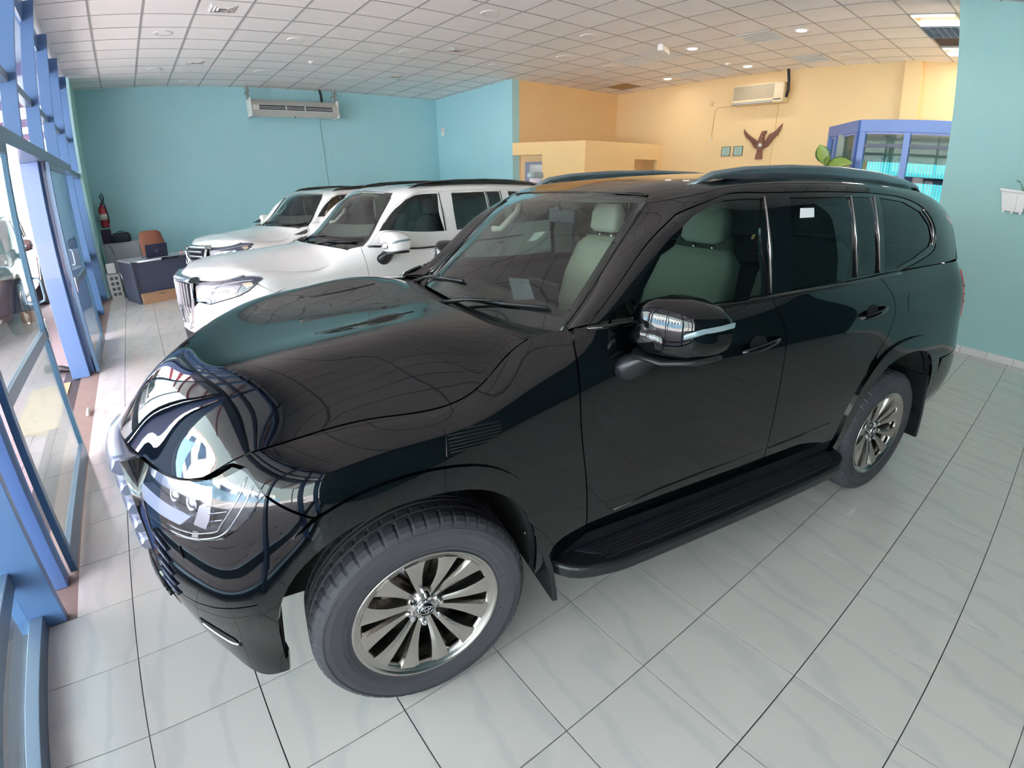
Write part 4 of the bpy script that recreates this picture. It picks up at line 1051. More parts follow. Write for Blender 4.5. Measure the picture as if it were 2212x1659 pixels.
# ---- mudflaps
for x0, sg in ((.44, 1), (3.30, 1)):
    for s in (-1, 1):
        pts = [(x0-.02, .62), (x0+.03, .62), (x0+.065, .45), (x0+.08, .30), (x0+.06, .27), (x0+.01, .36)]
        mfl = MB()
        rings = [[(x0+dx, s*.97, z), (x0+dx+.01, s*.72, z), (x0+dx+.03, s*.72, z), (x0+dx+.02, s*.975, z)] for dx, z in ((-.05, .70), (-.01, .55), (.03, .42), (.05, .30), (.055, .24))]
        mfl.loft(rings, smooth=False); mf = mfl.build('mud_flap', plast, bc, fix=True)
        for dx, z in ((-.02, .56), (0.01, .47), (.03, .38)): MB().lathe([(0, 0), (.008, 0), (.008, .004), (0, .005)], 10, T(x0+dx-.012, s*.90, z) @ R(-math.pi/2, 'Y')).build('flap_screw', chr_d, mf)
# ---- wipers
def wiper(root, u0, v0, u1, v1, pu, pv, m, W=lambda P: P):
    A = W(WN.ev([u0, (u0+u1)/2, u1], [v0, (v0+v1)/2, v1])+WN.nor([u0, (u0+u1)/2, u1], [v0, (v0+v1)/2, v1])*.012)
    b = MB().tube([tuple(p) for p in A], .007, 8).build('wiper_blade', m, root)
    pv_ = W(WN.ev([pu], [pv])+[[-.05, 0, -.005]])[0]
    mid = A[1]+np.array([0, 0, .012])
    MB().tube([tuple(pv_), tuple(pv_*.6+mid*.4+np.array([0, 0, .012])), tuple(mid)], [.012, .008, .005], 8).build('wiper_arm', m, b)
    MB().lathe([(.022, 0), (.020, .018), (0, .022)], 14, T(*pv_) @ T(0, 0, -.008)).build('wiper_pivot', m, b)
WV = WN.tv[-1]
wiper(bc, .035, WV*.30, .10, WV*.60, .0, WV*.18, plast)
wiper(bc, .035, WV*.66, .095, WV*.93, .0, WV*.62, plast)
# ---- door mirrors
def mirror(root, paint, band, s=-1, dx=0, dy=0, dz=0, sc_=1.0, W=lambda P: P):
    def rg(y, x0, x1, z0, z1, p=.55, n=20):
        o = []
        for i in range(n):
            a = 2*math.pi*i/n; c, q = math.cos(a), math.sin(a)
            o.append((dx+(x0+x1)/2+(x1-x0)/2*math.copysign(abs(c)**p, c), s*(y+dy), dz+(z0+z1)/2+(z1-z0)/2*math.copysign(abs(q)**p, q)))
        return o
    def L(rs): return [[tuple(p) for p in W(np.array(r))] for r in rs]
    mr = MB().loft(L([rg(.975, .80, .93, 1.262, 1.400), rg(.985, .775, .955, 1.255, 1.430), rg(1.05, .765, .97, 1.25, 1.452), rg(1.12, .785, .985, 1.252, 1.448), rg(1.18, .825, .995, 1.262, 1.425), rg(1.205, .875, .995, 1.285, 1.395), rg(1.212, .92, .985, 1.31, 1.37)])).build('mirror_housing', paint, root, fix=True)
    MB().loft(L([rg(.974, .795, .935, 1.240, 1.262), rg(1.0, .765, .96, 1.232, 1.258), rg(1.12, .78, .985, 1.238, 1.260), rg(1.19, .84, .985, 1.250, 1.272), rg(1.20, .88, .97, 1.262, 1.275)])).build('mirror_lower_cover', plast, mr, fix=True)
    if band is not None:
        MB().loft(L([rg(.978, .770, .95, 1.275, 1.345), rg(1.05, .7585, .96, 1.275, 1.365), rg(1.10, .7685, .96, 1.278, 1.370), rg(1.122, .780, .96, 1.288, 1.345)]), smooth=True).build('mirror_band', band, mr, fix=True)
    MB().loft(L([rg(1.185, .835, .86, 1.350, 1.363), rg(1.19, .798, .84, 1.345, 1.365), rg(1.20, .855, .90, 1.355, 1.374), rg(1.216, .91, .95, 1.362, 1.380), rg(1.217, .965, .985, 1.366, 1.384)])).build('turn_signal', mat('clear_signal_lens', (130, 150, 156), .15, coat=1.0), mr, fix=True)
    MB().loft(L([[(dx+.80+.07*math.cos(a), s*.955, dz+1.175+.062*math.sin(a)) for a in np.linspace(0, 2*math.pi, 14, endpoint=False)],
                 [(dx+.82+.06*math.cos(a), s*(.985+dy), dz+1.195+.05*math.sin(a)) for a in np.linspace(0, 2*math.pi, 14, endpoint=False)],
                 [(dx+.85+.045*math.cos(a), s*(1.03+dy), dz+1.235+.018*math.sin(a)) for a in np.linspace(0, 2*math.pi, 14, endpoint=False)],
                 [(dx+.86+.05*math.cos(a), s*(1.05+dy), dz+1.26+.012*math.sin(a)) for a in np.linspace(0, 2*math.pi, 14, endpoint=False)]])).build('mirror_arm', plast, mr, fix=True)
    return mr
for s in (-1, 1): mirror(bc, paint_black, gloss, s)
# ---- cabin
seats(bc)
dsh = MB().loft([[(.58, y, 1.20), (.62, y, 1.235+.01*math.cos(y*2)), (.85, y, 1.245), (1.0, y, 1.22), (1.06, y, 1.12), (1.02, y, .85), (.7, y, .8)] for y in np.linspace(-.80, .80, 13)]).build('dashboard', darkin, bc, fix=True)
MB().box(1.0, 1.02, -.14, .14, 1.20, 1.33, R(0, 'X')).build('centre_screen', gloss, dsh, bevel=.004)
stw = MB(); ring = [(1.16+.05*math.sin(t)*.6, -.38+.185*math.cos(t), 1.13+.175*math.sin(t)) for t in np.linspace(0, 2*math.pi, 28, endpoint=False)]
stw.tube(ring, .015, 10, closed=True); stw.tube([(1.16, -.56, 1.13), (1.13, -.38, 1.12), (1.16, -.20, 1.13)], .018, 8); stw.tube([(1.13, -.38, 1.12), (1.14, -.38, .96)], .02, 8)
stw.build('steering_wheel', darkin, bc)
MB().loft([[(1.60+.05*c, .0+.13*s2, z) for c, s2 in [(math.cos(a), math.sin(a)) for a in np.linspace(0, 2*math.pi, 10, endpoint=False)]] for z in (.8, 1.05)]).build('centre_console', greyin, bc)
for s in (-1, 1):
    MB().tube([(1.0, s*.61, 1.55), (1.03, s*.56, 1.55), (1.13, s*.54, 1.64), (1.17, s*.58, 1.68)], .018, 8).build('grab_handle', beige, bc)
MB().tube([(1.08, 0, 1.70), (1.12, 0, 1.66)], .008, 8).build('inner_mirror_stalk', darkin, bc)
MB().box(1.105, 1.13, -.12, .12, 1.61, 1.68).build('inner_mirror', darkin, bc, bevel=.008)
strap = MB(); strap.loft([[(1.70, -.80, z), (1.70, -.75, z), (1.703, -.75, z), (1.703, -.80, z)] if False else [(1.68, -.785+.02*(z-1.3), z), (1.73, -.785+.02*(z-1.3), z), (1.73, -.780+.02*(z-1.3), z), (1.68, -.780+.02*(z-1.3), z)] for z in (1.0, 1.4, 1.7)])
strap.build('seat_belt', greyin, bc)
# paper note in the rear door window, letter on the dashboard, chassis number plate
c_ = GN.inv([(1.855, 1.680)], [0, 2], vr=(0, GN.tv[4]))[0]; q = [(c_[0]-.05, c_[1]+.02), (c_[0]+.05, c_[1]+.02), (c_[0]+.05, c_[1]-.025), (c_[0]-.05, c_[1]-.025)]; panel('window_label', GN, q, paperm, bc, side=-1, off=-.006, skirt=0, gap=0, label='small white paper label inside the rear door window')
tag(link('dash_letter', MB().add([tuple(x) for x in [(.80, -.06, 1.262), (.90, -.10, 1.262), (.96, .08, 1.33), (.86, .12, 1.34)]], [(0, 1, 2, 3)]).mesh('dash_letter'), mat('grey_letter', (150, 156, 164), .5), bc))
# ================================================================== two white cars (same body family, own noses)
def reshape_net(net):
    P = net.P.copy(); t = np.clip((-P[..., 0])/.6, 0, 1); t = t*t*(3-2*t)
    P[..., 2] += .11*t*np.clip((P[..., 2]-.45)/.45, 0, 1)
    z = P[..., 2]; d = np.clip((z-.95)/.25, 0, 1)*np.clip((1.76-z)/.36, 0, 1)
    P[..., 2] = z-(.07+.055*np.clip((P[..., 0]-.6)/.5, 0, 1))*d
    n = Net.__new__(Net); n.__dict__.update(net.__dict__); n.P = P; n.g = None; return n
BN0, HN0, GN0, WN0 = BN, HN, GN, WN
BN, HN, GN, WN = [reshape_net(n) for n in (BN0, HN0, GN0, WN0)]
_zx = [(-.95, 1.055), (-.865, 1.105), (-.745, 1.15), (-.5, 1.195), (-.13, 1.225), (.12, 1.242), (.21, 1.25), (.34, 1.262)]
for i in range(HN.P.shape[0]):                     # smooth domed bonnet instead of the ridged one
    y_ = np.abs(HN.P[i, :, 1]); f_ = 1-y_/y_.max(); zg = HN.P[i, 0, 2]
    zc = np.interp(HN.P[i, :, 0], [a for a, _ in _zx], [b for _, b in _zx])
    z2 = zg+(zc-zg)*np.sin(np.pi/2*np.clip(f_, 0, 1))**.75
    k_ = min(1, i/3); HN.P[i, :, 2] = HN.P[i, :, 2]*(1-k_)+z2*k_
SC3 = np.array([.965, .95, .97])
warpP = lambda P: np.asarray(P)*SC3+[0, 0, .048]
warpG = lambda P: np.asarray(P)*SC3+[0, 0, .022]
white = mat('pearl_white_paint', (242, 240, 238), 0.3, coat=1.0, spec=0.3)
g2 = (glass('white_car_windscreen', (0.66, 0.76, 0.74)), glass('white_car_door_tint', (0.05, 0.06, 0.07)), glass('white_car_rear_tint', (0.03, 0.035, 0.04)))
def white_car(name, loc, rz, W, kind, label):
    root = empty(name, loc, rz, label=label, cat='car', group=None)
    build_car(root, white, style=kind, warp=W, glasses=g2)
    for s in (-1, 1):
        lm = [(-.833,1.018),(-.733,1.036),(-.57,1.072),(-.385,1.080),(-.368,1.066),(-.424,1.030),(-.492,.975),(-.564,.935),(-.714,.876),(-.781,.846),(-.794,.869),(-.848,.861),(-.836,.935)]
        uv = bx(lm)
        hl = panel('headlamp', BN, uv, mat('lamp_housing_grey', (74, 74, 84), 0.25), root, off=.002, skirt=.004, gap=0, side=s, warp=W, step=.025)
        if s < 0 or True:
            panel('lamp_reflector', BN, bx([(-.80,.955),(-.70,.985),(-.60,1.0),(-.575,.975),(-.62,.925),(-.72,.905),(-.80,.90)]), white_l, hl, off=.008, skirt=.008, gap=0, side=s, warp=W, step=.02)
            panel('lamp_projector', BN, bx([(-.79,.94),(-.72,.965),(-.72,.935),(-.79,.915)]), mat('lamp_housing', (34, 36, 44), 0.25), hl, off=.012, skirt=.004, gap=0, side=s, warp=W, step=.02)
            panel('lamp_projector', BN, bx([(-.70,.968),(-.63,.985),(-.63,.955),(-.70,.938)]), mat('lamp_housing', (34, 36, 44), 0.25), hl, off=.012, skirt=.004, gap=0, side=s, warp=W, step=.02)
            strip('lamp_chrome_line', BN, bx(crv([(-.82,.99),(-.70,1.01),(-.55,1.045),(-.43,1.06)], 4)), .010, chr_b, hl, off=.010, side=s, warp=W)
            strip('lamp_chrome_line', BN, bx(crv([(-.80,.885),(-.70,.90),(-.60,.935),(-.54,.965)], 4)), .008, chr_b, hl, off=.010, side=s, warp=W)
            panel('indicator', BN, bx([(-.53,1.03),(-.46,1.045),(-.45,1.02),(-.50,.995)]), mat('amber_reflector', (196, 172, 140), .2), hl, off=.008, skirt=.004, gap=0, side=s, warp=W, step=.02)
        panel('lamp_lens', BN, uv, lensm, hl, off=.022, skirt=.02, gap=.001, side=s, warp=W, step=.025)
        # nose skin around the lamp
        seam = [(-.303, .985)]
        fa_f = [q for q in FA_O[::-1] if q[0] < -.30]
        o = [tuple(p) for p in bx([(-.424,1.026),(-.492,.971),(-.564,.931),(-.714,.872),(-.781,.842),(-.850,.857)])]
        o += [(0.22, bx([(-.90,.70)])[0][1]), (0.22, 0.02)]+[(u, 0.0) for u in np.linspace(.3, 1.0, 6)]
        o += [tuple(p) for p in bx(fa_f[::-1])]+[tuple(p) for p in bx([(-.303,.945)])]
        panel('front_bumper', BN, o, white, root, side=s, warp=W, gap=.002)
        fl_ = panel('fog_recess', BN, bx([(-.88,.60),(-.80,.60),(-.74,.52),(-.80,.44),(-.88,.44)]), matte, root, off=.004, skirt=.003, gap=0, side=s, warp=W, step=.03)
        panel('fender_front_cap', BN, [tuple(p) for p in top_v(-.50, -.32, 5)]+[tuple(p) for p in bx([(-.33,.99),(-.40,1.03),(-.424,1.033),(-.368,1.070),(-.385,1.084)])], white, root, side=s, warp=W, gap=0)
        mirror(root, white, chr_b if kind == 'prado' else None, s, dx=-.02, dz=-.05, W=W)
    # grille in a dark opening with a chrome surround
    g = empty('grille'); g.parent = root
    def fl3(nm, sec, m, ymax, par=g):
        rings = []
        for y in np.linspace(-ymax, ymax, 15): rings.append([tuple(p) for p in W(np.array([(-.965+.30*abs(y)**1.5+dx, y, z) for dx, z in sec]))])
        return MB().loft(rings).build(nm, m, par, fix=True)
    fl3('grille_backing', [(.03, .60), (.09, .60), (.09, 1.03), (.03, 1.03)], matte, .37)
    topm = mat('chrome_grille_header', (190, 205, 210), .12, metal=.9)
    fl3('grille_header', [(.0, 1.03), (-.01, 1.05), (.02, 1.075), (.08, 1.08), (.08, 1.02)], topm, .40)
    if kind == 'prado':
        for k in range(11):
            y = -.33+.066*k; a = abs(y); x0 = -.965+.30*a**1.5
            zb = .60+.14*max(0, a-.20)
            P = [(x0+.004, y-.012, 1.025), (x0-.010, y-.006, 1.02), (x0-.010, y+.006, 1.02), (x0+.004, y+.012, 1.025), (x0+.012, y, 1.02)]
            Q = [(x-.012, yy*.92, .80) for x, yy, z in P]; Rr = [(x+.012, yy*.72, zb) for x, yy, z in P]
            MB().loft([[tuple(p) for p in W(np.array(r))] for r in (P, Q, Rr)], smooth=False).build('grille_slat', chr_b, g, fix=True)
        for s in (-1, 1): MB().tube([tuple(p) for p in W(np.array([(-.87, s*.39, 1.03), (-.885, s*.375, .88), (-.92, s*.30, .66), (-.945, s*.22, .58)]))], .014, 8).build('grille_surround', chr_b, g)
    else:
        for k in range(6):
            z = .62+.072*k; fl3('grille_bar', [(-.02, z-.012), (-.028, z), (-.015, z+.02), (.05, z+.022), (.05, z-.015)], mat('smoked_chrome_bar', (150, 150, 168), .18, metal=.9), .33+.02*math.sin(k))
        for s in (-1, 1): MB().tube([tuple(p) for p in W(np.array([(-.86, s*.37, 1.04), (-.90, s*.40, .95), (-.915, s*.33, .80), (-.90, s*.37, .62), (-.87, s*.42, .5)]))], .02, 10).build('grille_surround', chr_b, g)
        e = MB(); c = W(np.array([(-1.03, 0, .83)]))[0]
        e.tube([(c[0], c[1]+.085*math.cos(t), c[2]+.062*math.sin(t)) for t in np.linspace(0, 2*math.pi, 28, endpoint=False)], .010, 8, closed=True)
        e.tube([(c[0], c[1]-.035, c[2]+.050), (c[0], c[1]+.012, c[2]-.028), (c[0], c[1]-.060, c[2]-.030)], .009, 8); e.build('emblem', chr_b, g)
    # number plate recess and lower air dam
    fl3('air_dam', [(-.012, .37), (-.012, .54), (.06, .54), (.06, .37)], matte, .36)
    fl3('lower_bumper_lip', [(.02, .30), (-.01, .33), (-.01, .37), (.08, .37), (.08, .30)], white, .40)
    fl3('nose_filler', [(-.0, .54), (-.014, .57), (.0, .60), (.08, .60), (.08, .54)], white, .30)
    seats(root, W, darkin if kind != 'prado' else beige)
    ds = MB().loft([[tuple(p) for p in W(np.array([(.60, y, 1.10), (.66, y, 1.14), (.95, y, 1.15), (1.05, y, 1.05), (.9, y, .8)]))] for y in np.linspace(-.78, .78, 9)]).build('dashboard', darkin, root, fix=True)
    stw = MB(); stw.tube([tuple(p) for p in W(np.array([(1.12+.04*math.sin(t), -.38+.18*math.cos(t), 1.13+.17*math.sin(t)) for t in np.linspace(0, 2*math.pi, 24, endpoint=False)]))], .014, 8, closed=True); stw.build('steering_wheel', darkin, root)
    gh = MB(); gh.tube([tuple(p) for p in W(np.array([(.86, .60, 1.42), (.90, .55, 1.42), (1.02, .53, 1.52), (1.06, .57, 1.56)]))], .016, 8); gh.build('grab_handle', beige, root)
    WV_ = WN.tv[-1]
    wiper(root, .035, WV_*.30, .10, WV_*.60, .0, WV_*.18, plast, W); wiper(root, .035, WV_*.66, .095, WV_*.93, .0, WV_*.62, plast, W)
    # sunroof glass
    o = GN.inv([(1.45, .36), (2.05, .36)], [0, 1]); o2 = GN.inv([(2.05, -.36), (1.45, -.36)], [0, 1])
    panel('sunroof', GN, [tuple(p) for p in o]+[tuple(p) for p in o2], gloss, root, off=.004, skirt=.006, gap=0, warp=W, step=.08)
    for xx in (0, 2.8426):
        for s in (-1, 1):
            c = copy_tree(wheels0, root); q = W(np.array([(xx, s*.84, .39)]))[0]; c.location = (q[0], q[1]+s*.02, .39)
            c.rotation_euler = (0, .7*xx, 0 if s < 0 else math.pi)
    return root
wc1 = white_car('white_car', (2.0205, 3.8801, 0), .0473, warpP, 'prado', 'white four-wheel-drive car with vertical chrome grille slats, behind the black car')
UW_, VW_ = WN.tu[-1], WN.tv[-1]
panel('windscreen_sticker', WN, [(UW_*.80, VW_*.50), (UW_*.88, VW_*.49), (UW_*.88, VW_*.55), (UW_*.80, VW_*.56)], mat('red_sticker', (200, 60, 60), .5), wc1, off=-.006, skirt=0, gap=0, warp=warpP)
wc2 = white_car('white_car', (2.42, 7.45, 0), .262, warpG, 'luxury', 'white four-wheel-drive car parked furthest back by the teal wall, horizontal grille bars')
# paper notice inside its windscreen, with a few typed lines
nt_ = panel('windscreen_notice', WN, [(UW_*.34, VW_*.15), (UW_*.82, VW_*.15), (UW_*.82, VW_*.29), (UW_*.34, VW_*.29)], paperm, wc2, off=-.008, skirt=0, gap=0, warp=warpG, label='white paper notice inside the windscreen')
for k in range(6): strip('printed_line', WN, [(UW_*(.76-.06*k), VW_*.175), (UW_*(.76-.06*k), VW_*(.26-.02*(k % 3)))], .006, mat('print_grey', (120, 124, 130), .8), nt_, off=-.006, th=.001, warp=warpG)
BN, HN, GN, WN = BN0, HN0, GN0, WN0
# ---- a bronze car parked outside (same family of bodies)
bronze = mat('bronze_paint', (150, 112, 108), 0.3, metal=0.3, coat=1.0)
oc = empty('bronze_car', (-1.95, 8.5, -.05), math.pi/2, label='bronze car parked outside beyond the open sliding door', cat='car')
for ch in ALLCH(wc1): copy_tree(ch, oc)
def repaint(o):
    for ch in ALLCH(o):
        if ch.type == 'MESH' and ch.material_slots and ch.material_slots[0].material in (white, paint_black):
            ch.material_slots[0].link = 'OBJECT'; ch.material_slots[0].material = bronze
        repaint(ch)
repaint(oc)
# ================================================================== ceiling fittings
whitem = mat('fitting_white', (228, 226, 222), .45)
def cpos(i, j): return (CX0+(i+.5)*CT, CY0+(j+.5)*CT)
lampe = mat('lit_downlight_lamp', (255, 255, 255), .4, emit=(235, 232, 255), estr=4.0)
def downlight(ij, lit, label, grp):
    x, y = cpos(*ij); d = empty('downlight', (x, y, HC), label=label, cat='downlight', group=grp)
    MB().lathe([(.088, -.004), (.125, -.016), (.132, -.010), (.132, -.003), (.088, .02)], 32).build('ring', whitem, d, fix=True)
    MB().lathe([(.088, -.004), (.078, .05), (.0, .052)], 28).build('reflector', mat('brushed_reflector', (190, 190, 188), .25, metal=.8), d)
    if lit:
        MB().lathe([(.0, -.014), (.06, -.012), (.085, -.002), (.085, .03), (0, .03)], 24).build('lamp', lampe, d, fix=True)
        l = bpy.data.lights.new('downlight_light', 'AREA'); l.shape = 'DISK'; l.size = .16; l.energy = 2.2; l.color = (1, .96, .92)
        o = bpy.data.objects.new('downlight_light', l); COL.objects.link(o); o.parent = d; o.location = (0, 0, -.03)
    else: MB().lathe([(0, .035), (.035, .033), (.04, .05), (0, .05)], 16).build('lamp', mat('frosted_bulb', (232, 232, 228), .4), d, fix=True)
    return d
UN = [(2, 2), (2, 6), (3, 8), (5, 2), (5, 6), (8, 2), (8, 6), (11, 6), (10, 8), (8, -2), (11, -2), (12, 0), (11, 2), (14, 0), (16, 2), (17, -6)]
NM = ['unlit downlight nearest the window wall, third of its row from the teal wall', 'unlit downlight near the window wall, second of its row', 'unlit downlight beside the teal back wall, nearest the window', 'unlit downlight above the middle of the room, left of the smoke detector',
      'unlit downlight in front of the long air conditioner', 'unlit downlight over the second white car, near the room centre', 'unlit downlight right of the long air conditioner', 'unlit downlight near the corner of the two teal walls', 'unlit downlight against the back wall right of the air conditioner',
      'large unlit downlight at the top edge of the photo', 'unlit downlight right of the top-edge one, over the black car', 'unlit downlight left of the double vent grille', 'unlit downlight just before the yellow alcove corner', 'unlit downlight beside the double vent grille', 'unlit downlight beside the brown stained tile', 'unlit downlight right of the small louvre vent by the yellow wall']
for ij, nm in zip(UN, NM): downlight(ij, False, nm, 'recessed downlights')
for ij, nm in zip([(14, -6), (14, -3), (17, -3), (17, 0)], ['lit downlight nearest the right teal pillar', 'lit downlight between the two large vent grilles', 'lit downlight above the wall air conditioner', 'lit downlight left of the far slatted grille']): downlight(ij, True, nm, 'recessed downlights')
def diffuser(ij, label):
    x, y = cpos(*ij); d = empty('air_diffuser', (x, y, HC-.004), label=label, cat='vent', group='square ceiling air diffusers')
    for k, r in enumerate((.17, .13, .09)):
        z = -.012-.006*k; m = MB()
        for a in range(4):
            M = R(a*math.pi/2, 'Z'); m.add([M @ Vector(p) for p in [(-r, -r, 0), (r, -r, 0), (r-.03, -r+.03, z), (-r+.03, -r+.03, z)]], [(0, 1, 2, 3)])
        m.build('frame', whitem, d, fix=True)
    MB().box(-.05, .05, -.05, .05, -.004, 0).build('core', mat('duct_grey', (120, 128, 135), .6), d)
for ij, nm in zip([(3, 0), (3, 5), (9, 1), (9, 5)], ['square air diffuser at the top of the photo, nearest the camera', 'square air diffuser near the window wall, further back', 'square air diffuser above the second white car', 'square air diffuser between downlights near the teal corner']): diffuser(ij, nm)
def louvre(ij, label, grid=False):
    x, y = cpos(*ij); d = empty('vent_grille', (x, y, HC-.004), label=label, cat='vent', group='louvred ceiling grilles')
    h = .30
    MB().box(-h, h, -h, h, .012, .02).build('backing', mat('dark_plenum', (70, 62, 70), .8), d)
    f = MB()
    for a in range(4): f.box(-h, h, -h, -h+.02, -.012, .012, R(a*math.pi/2, 'Z'))
    f.build('frame', whitem, d)
    for k in range(7 if not grid else 9):
        n = 7 if not grid else 9; yy = -h+.04+(2*h-.08)*k/(n-1)
        MB().box(yy-.014, yy+.014, -h+.02, h-.02, -.01, .004).build('slat', whitem, d)
    if grid:
        for k in range(4): MB().box(-h+.02, h-.02, -h+.12*(k+1)-.004, -h+.12*(k+1)+.004, -.008, .006).build('cross_bar', whitem, d)
louvre((14, -5), 'large slatted ceiling grille between two lit downlights'); louvre((17, -5), 'slatted ceiling grille above the yellow wall pilaster')
louvre((14, -1), 'left half of the double grid vent, over the yellow alcove', True); louvre((14, -2), 'right half of the double grid vent, beside the emergency light', True)
louvre((17, -1), 'left one of the pair of far grid vents by the yellow wall', True); louvre((17, -2), 'right one of the pair of far grid vents by the yellow wall', True)
for (x, y), nm in (((4.17, 8.66), 'small white smoke detector over the furthest white car'), ((10.61, 4.28), 'small white smoke detector in front of the wall air conditioner')):
    d = empty('smoke_detector', (x, y, HC-.006), label=nm, cat='smoke detector', group='smoke detectors')
    MB().lathe([(0, -.045), (.03, -.043), (.045, -.03), (.055, -.012), (.055, 0), (0, 0)], 24).build('body', whitem, d, fix=True)
    MB().lathe([(0, -.05), (.012, -.049), (.014, -.043), (0, -.043)], 12).build('sensor', mat('sensor_grey', (180, 180, 180), .4), d, fix=True)
d = empty('emergency_light', (8.69, 4.35, HC-.006), .35, label='white emergency light box fixed under the ceiling', cat='lamp')
MB().box(-.19, .19, -.05, .05, -.11, -.02).build('housing', whitem, d, bevel=.008); MB().box(-.15, .15, -.055, -.045, -.10, -.04).build('diffuser', mat('frosted_cover', (232, 230, 220), .3), d, bevel=.003)
MB().box(-.17, -.10, -.03, .03, -.02, 0).build('bracket', whitem, d); MB().box(.10, .17, -.03, .03, -.02, 0).build('bracket', whitem, d)
# fluorescent troffers: reflector, tubes, louvre
tube_e = mat('fluorescent_tube', (255, 255, 255), .4, emit=(255, 246, 235), estr=3.0)
warmr = mat('warm_reflector', (235, 205, 150), .35, metal=.3)
def troffer(x, y, label, lx=.60, ly=.60, power=6, grp='fluorescent ceiling lights', seen=True, rot=0):
    d = empty('ceiling_light', (x, y, HC-.004), rot, label=label, cat='ceiling light', group=grp)
    MB().box(-lx/2, lx/2, -ly/2, ly/2, .015, .02).build('reflector', warmr if seen else whitem, d)
    f = MB()
    f.box(-lx/2, lx/2, -ly/2, -ly/2+.015, -.012, .015); f.box(-lx/2, lx/2, ly/2-.015, ly/2, -.012, .015); f.box(-lx/2, -lx/2+.015, -ly/2, ly/2, -.012, .015); f.box(lx/2-.015, lx/2, -ly/2, ly/2, -.012, .015)
    f.build('frame', whitem, d)
    for k in (-1, 1): MB().tube([(k*lx*.34, -ly/2+.03, .0), (k*lx*.34, ly/2-.03, .0)], .022, 10).build('tube', tube_e, d)
    l = bpy.data.lights.new('tube_light', 'AREA'); l.shape = 'RECTANGLE'; l.size = lx*.9; l.size_y = ly*.9; l.energy = power; l.color = (1, .95, .9)
    o = bpy.data.objects.new('tube_light', l); COL.objects.link(o); o.parent = d; o.location = (0, 0, -.03)
troffer(*cpos(14, -9), 'lit fluorescent ceiling light half hidden by the teal pillar'); troffer(*cpos(17, -9), 'lit fluorescent ceiling light by the yellow wall, beside the pillar')
for k, ij in enumerate([(15, -9), (16, -9)]):
    x, y = cpos(*ij); d = empty('ceiling_light', (x, y, HC-.004), label='unlit egg-crate ceiling light between the two lit ones' if k == 0 else 'dark open ceiling panel beside the far lit one', cat='ceiling light', group='fluorescent ceiling lights')
    MB().box(-.3, .3, -.3, .3, .015, .02).build('backing', mat('dark_plenum', (70, 62, 70), .8), d)
    if k == 0:
        for a in range(7):
            MB().box(-.3, .3, -.3+.1*a-.004, -.3+.1*a+.004, -.02, .012).build('cell_bar', greyal, d); MB().box(-.3+.1*a-.004, -.3+.1*a+.004, -.3, .3, -.02, .012).build('cell_bar', greyal, d)
ADDED_TROFFERS = [(17, -12), (14, -12), (14, -15)]  # unseen fittings added to brighten the yellow side of the room
for k, ij in enumerate(ADDED_TROFFERS):
    x, y = cpos(*ij); troffer(x, y, ['lit fluorescent ceiling light by the yellow wall, behind the right pillar', 'lit fluorescent ceiling light behind the right pillar', 'furthest lit fluorescent ceiling light behind the right pillar'][k], power=TROFFER_W, seen=False, grp='fluorescent ceiling lights')
# ================================================================== wall things
acm = mat('air_conditioner_casing', (206, 198, 192), .45, noise=.03); dark = mat('louvre_dark', (40, 46, 60), .5)
a = empty('air_conditioner', (3.55, 11.3, 3.38), label='long white air conditioner slung under the ceiling on the teal wall', cat='air conditioner')
MB().prism([(0, 0), (-.20, .12), (-.20, .22), (.02, .36), (.28, .36), (.28, .06)], 0, 1.92, 'x').build('casing', acm, a, bevel=.008, fix=True)
MB().box(.14, 1.78, -.205, -.198, .125, .215).build('outlet', dark, a)
for k in range(2): MB().box(.14, 1.78, -.215, -.2, .148+.03*k, .155+.03*k).build('blade', whitem, a)
for x in (.72, 1.14): MB().box(x-.01, x+.01, -.212, -.2, .125, .215).build('divider', whitem, a)
for k, x in enumerate((-.03, 1.93)):
    MB().box(x, x+.02, -.18, .28, .0, .38).build('side_cover', whitem, a, bevel=.01)
    MB().box(x-.01, x+.02, -.02, .02, .34, .60).build('bracket', mat('bracket_metal', (150, 146, 140), .4, metal=.5), a); MB().box(x-.012, x+.024, -.12, .30, .50, .525).build('bracket', mat('bracket_metal', (150, 146, 140), .4, metal=.5), a)
    for yy in (-.1, .2): MB().tube([(x+.005, yy, .36), (x+.005, yy, .66)], .005, 6).build('threaded_rod', chr_d, a)
MB().tube([(1.66, .15, .36), (1.66, .15, .5), (1.64, .17, .66)], .03, 10).build('insulated_pipe', mat('pipe_lagging', (50, 52, 58), .8), a)
MB().lathe([(0, 0), (.012, 0), (.012, .02), (0, .03)], 10, T(.95, -.02, -.012)).build('indicator', dark, a)
c = MB().tube([(5.16, YB-.006, 3.42), (5.17, YB-.006, 2.6), (5.19, YB-.006, 1.6)], .006, 6).build('drain_cable', mat('pale_cable', (150, 190, 190), .5)); tag(c, 'thin cable running down the teal back wall under the air conditioner', 'cable')
b = empty('air_conditioner', (XY-.24, 3.62, 3.40), label='beige box air conditioner high on the yellow wall above the wooden eagle', cat='air conditioner')
beigeac = mat('beige_ac_casing', (214, 196, 160), .5, noise=.02)
MB().box(0, .24, 0, 1.12, 0, .39).build('casing', beigeac, b, bevel=.02)
MB().box(-.006, .0, .20, 1.09, .10, .36).build('intake_grille', mat('ac_mesh', (158, 144, 120), .6, noise=.1, scale=60), b)
for k in range(11): MB().box(-.009, -.004, .20, 1.09, .108+.023*k, .112+.023*k).build('intake_slat', beigeac, b)
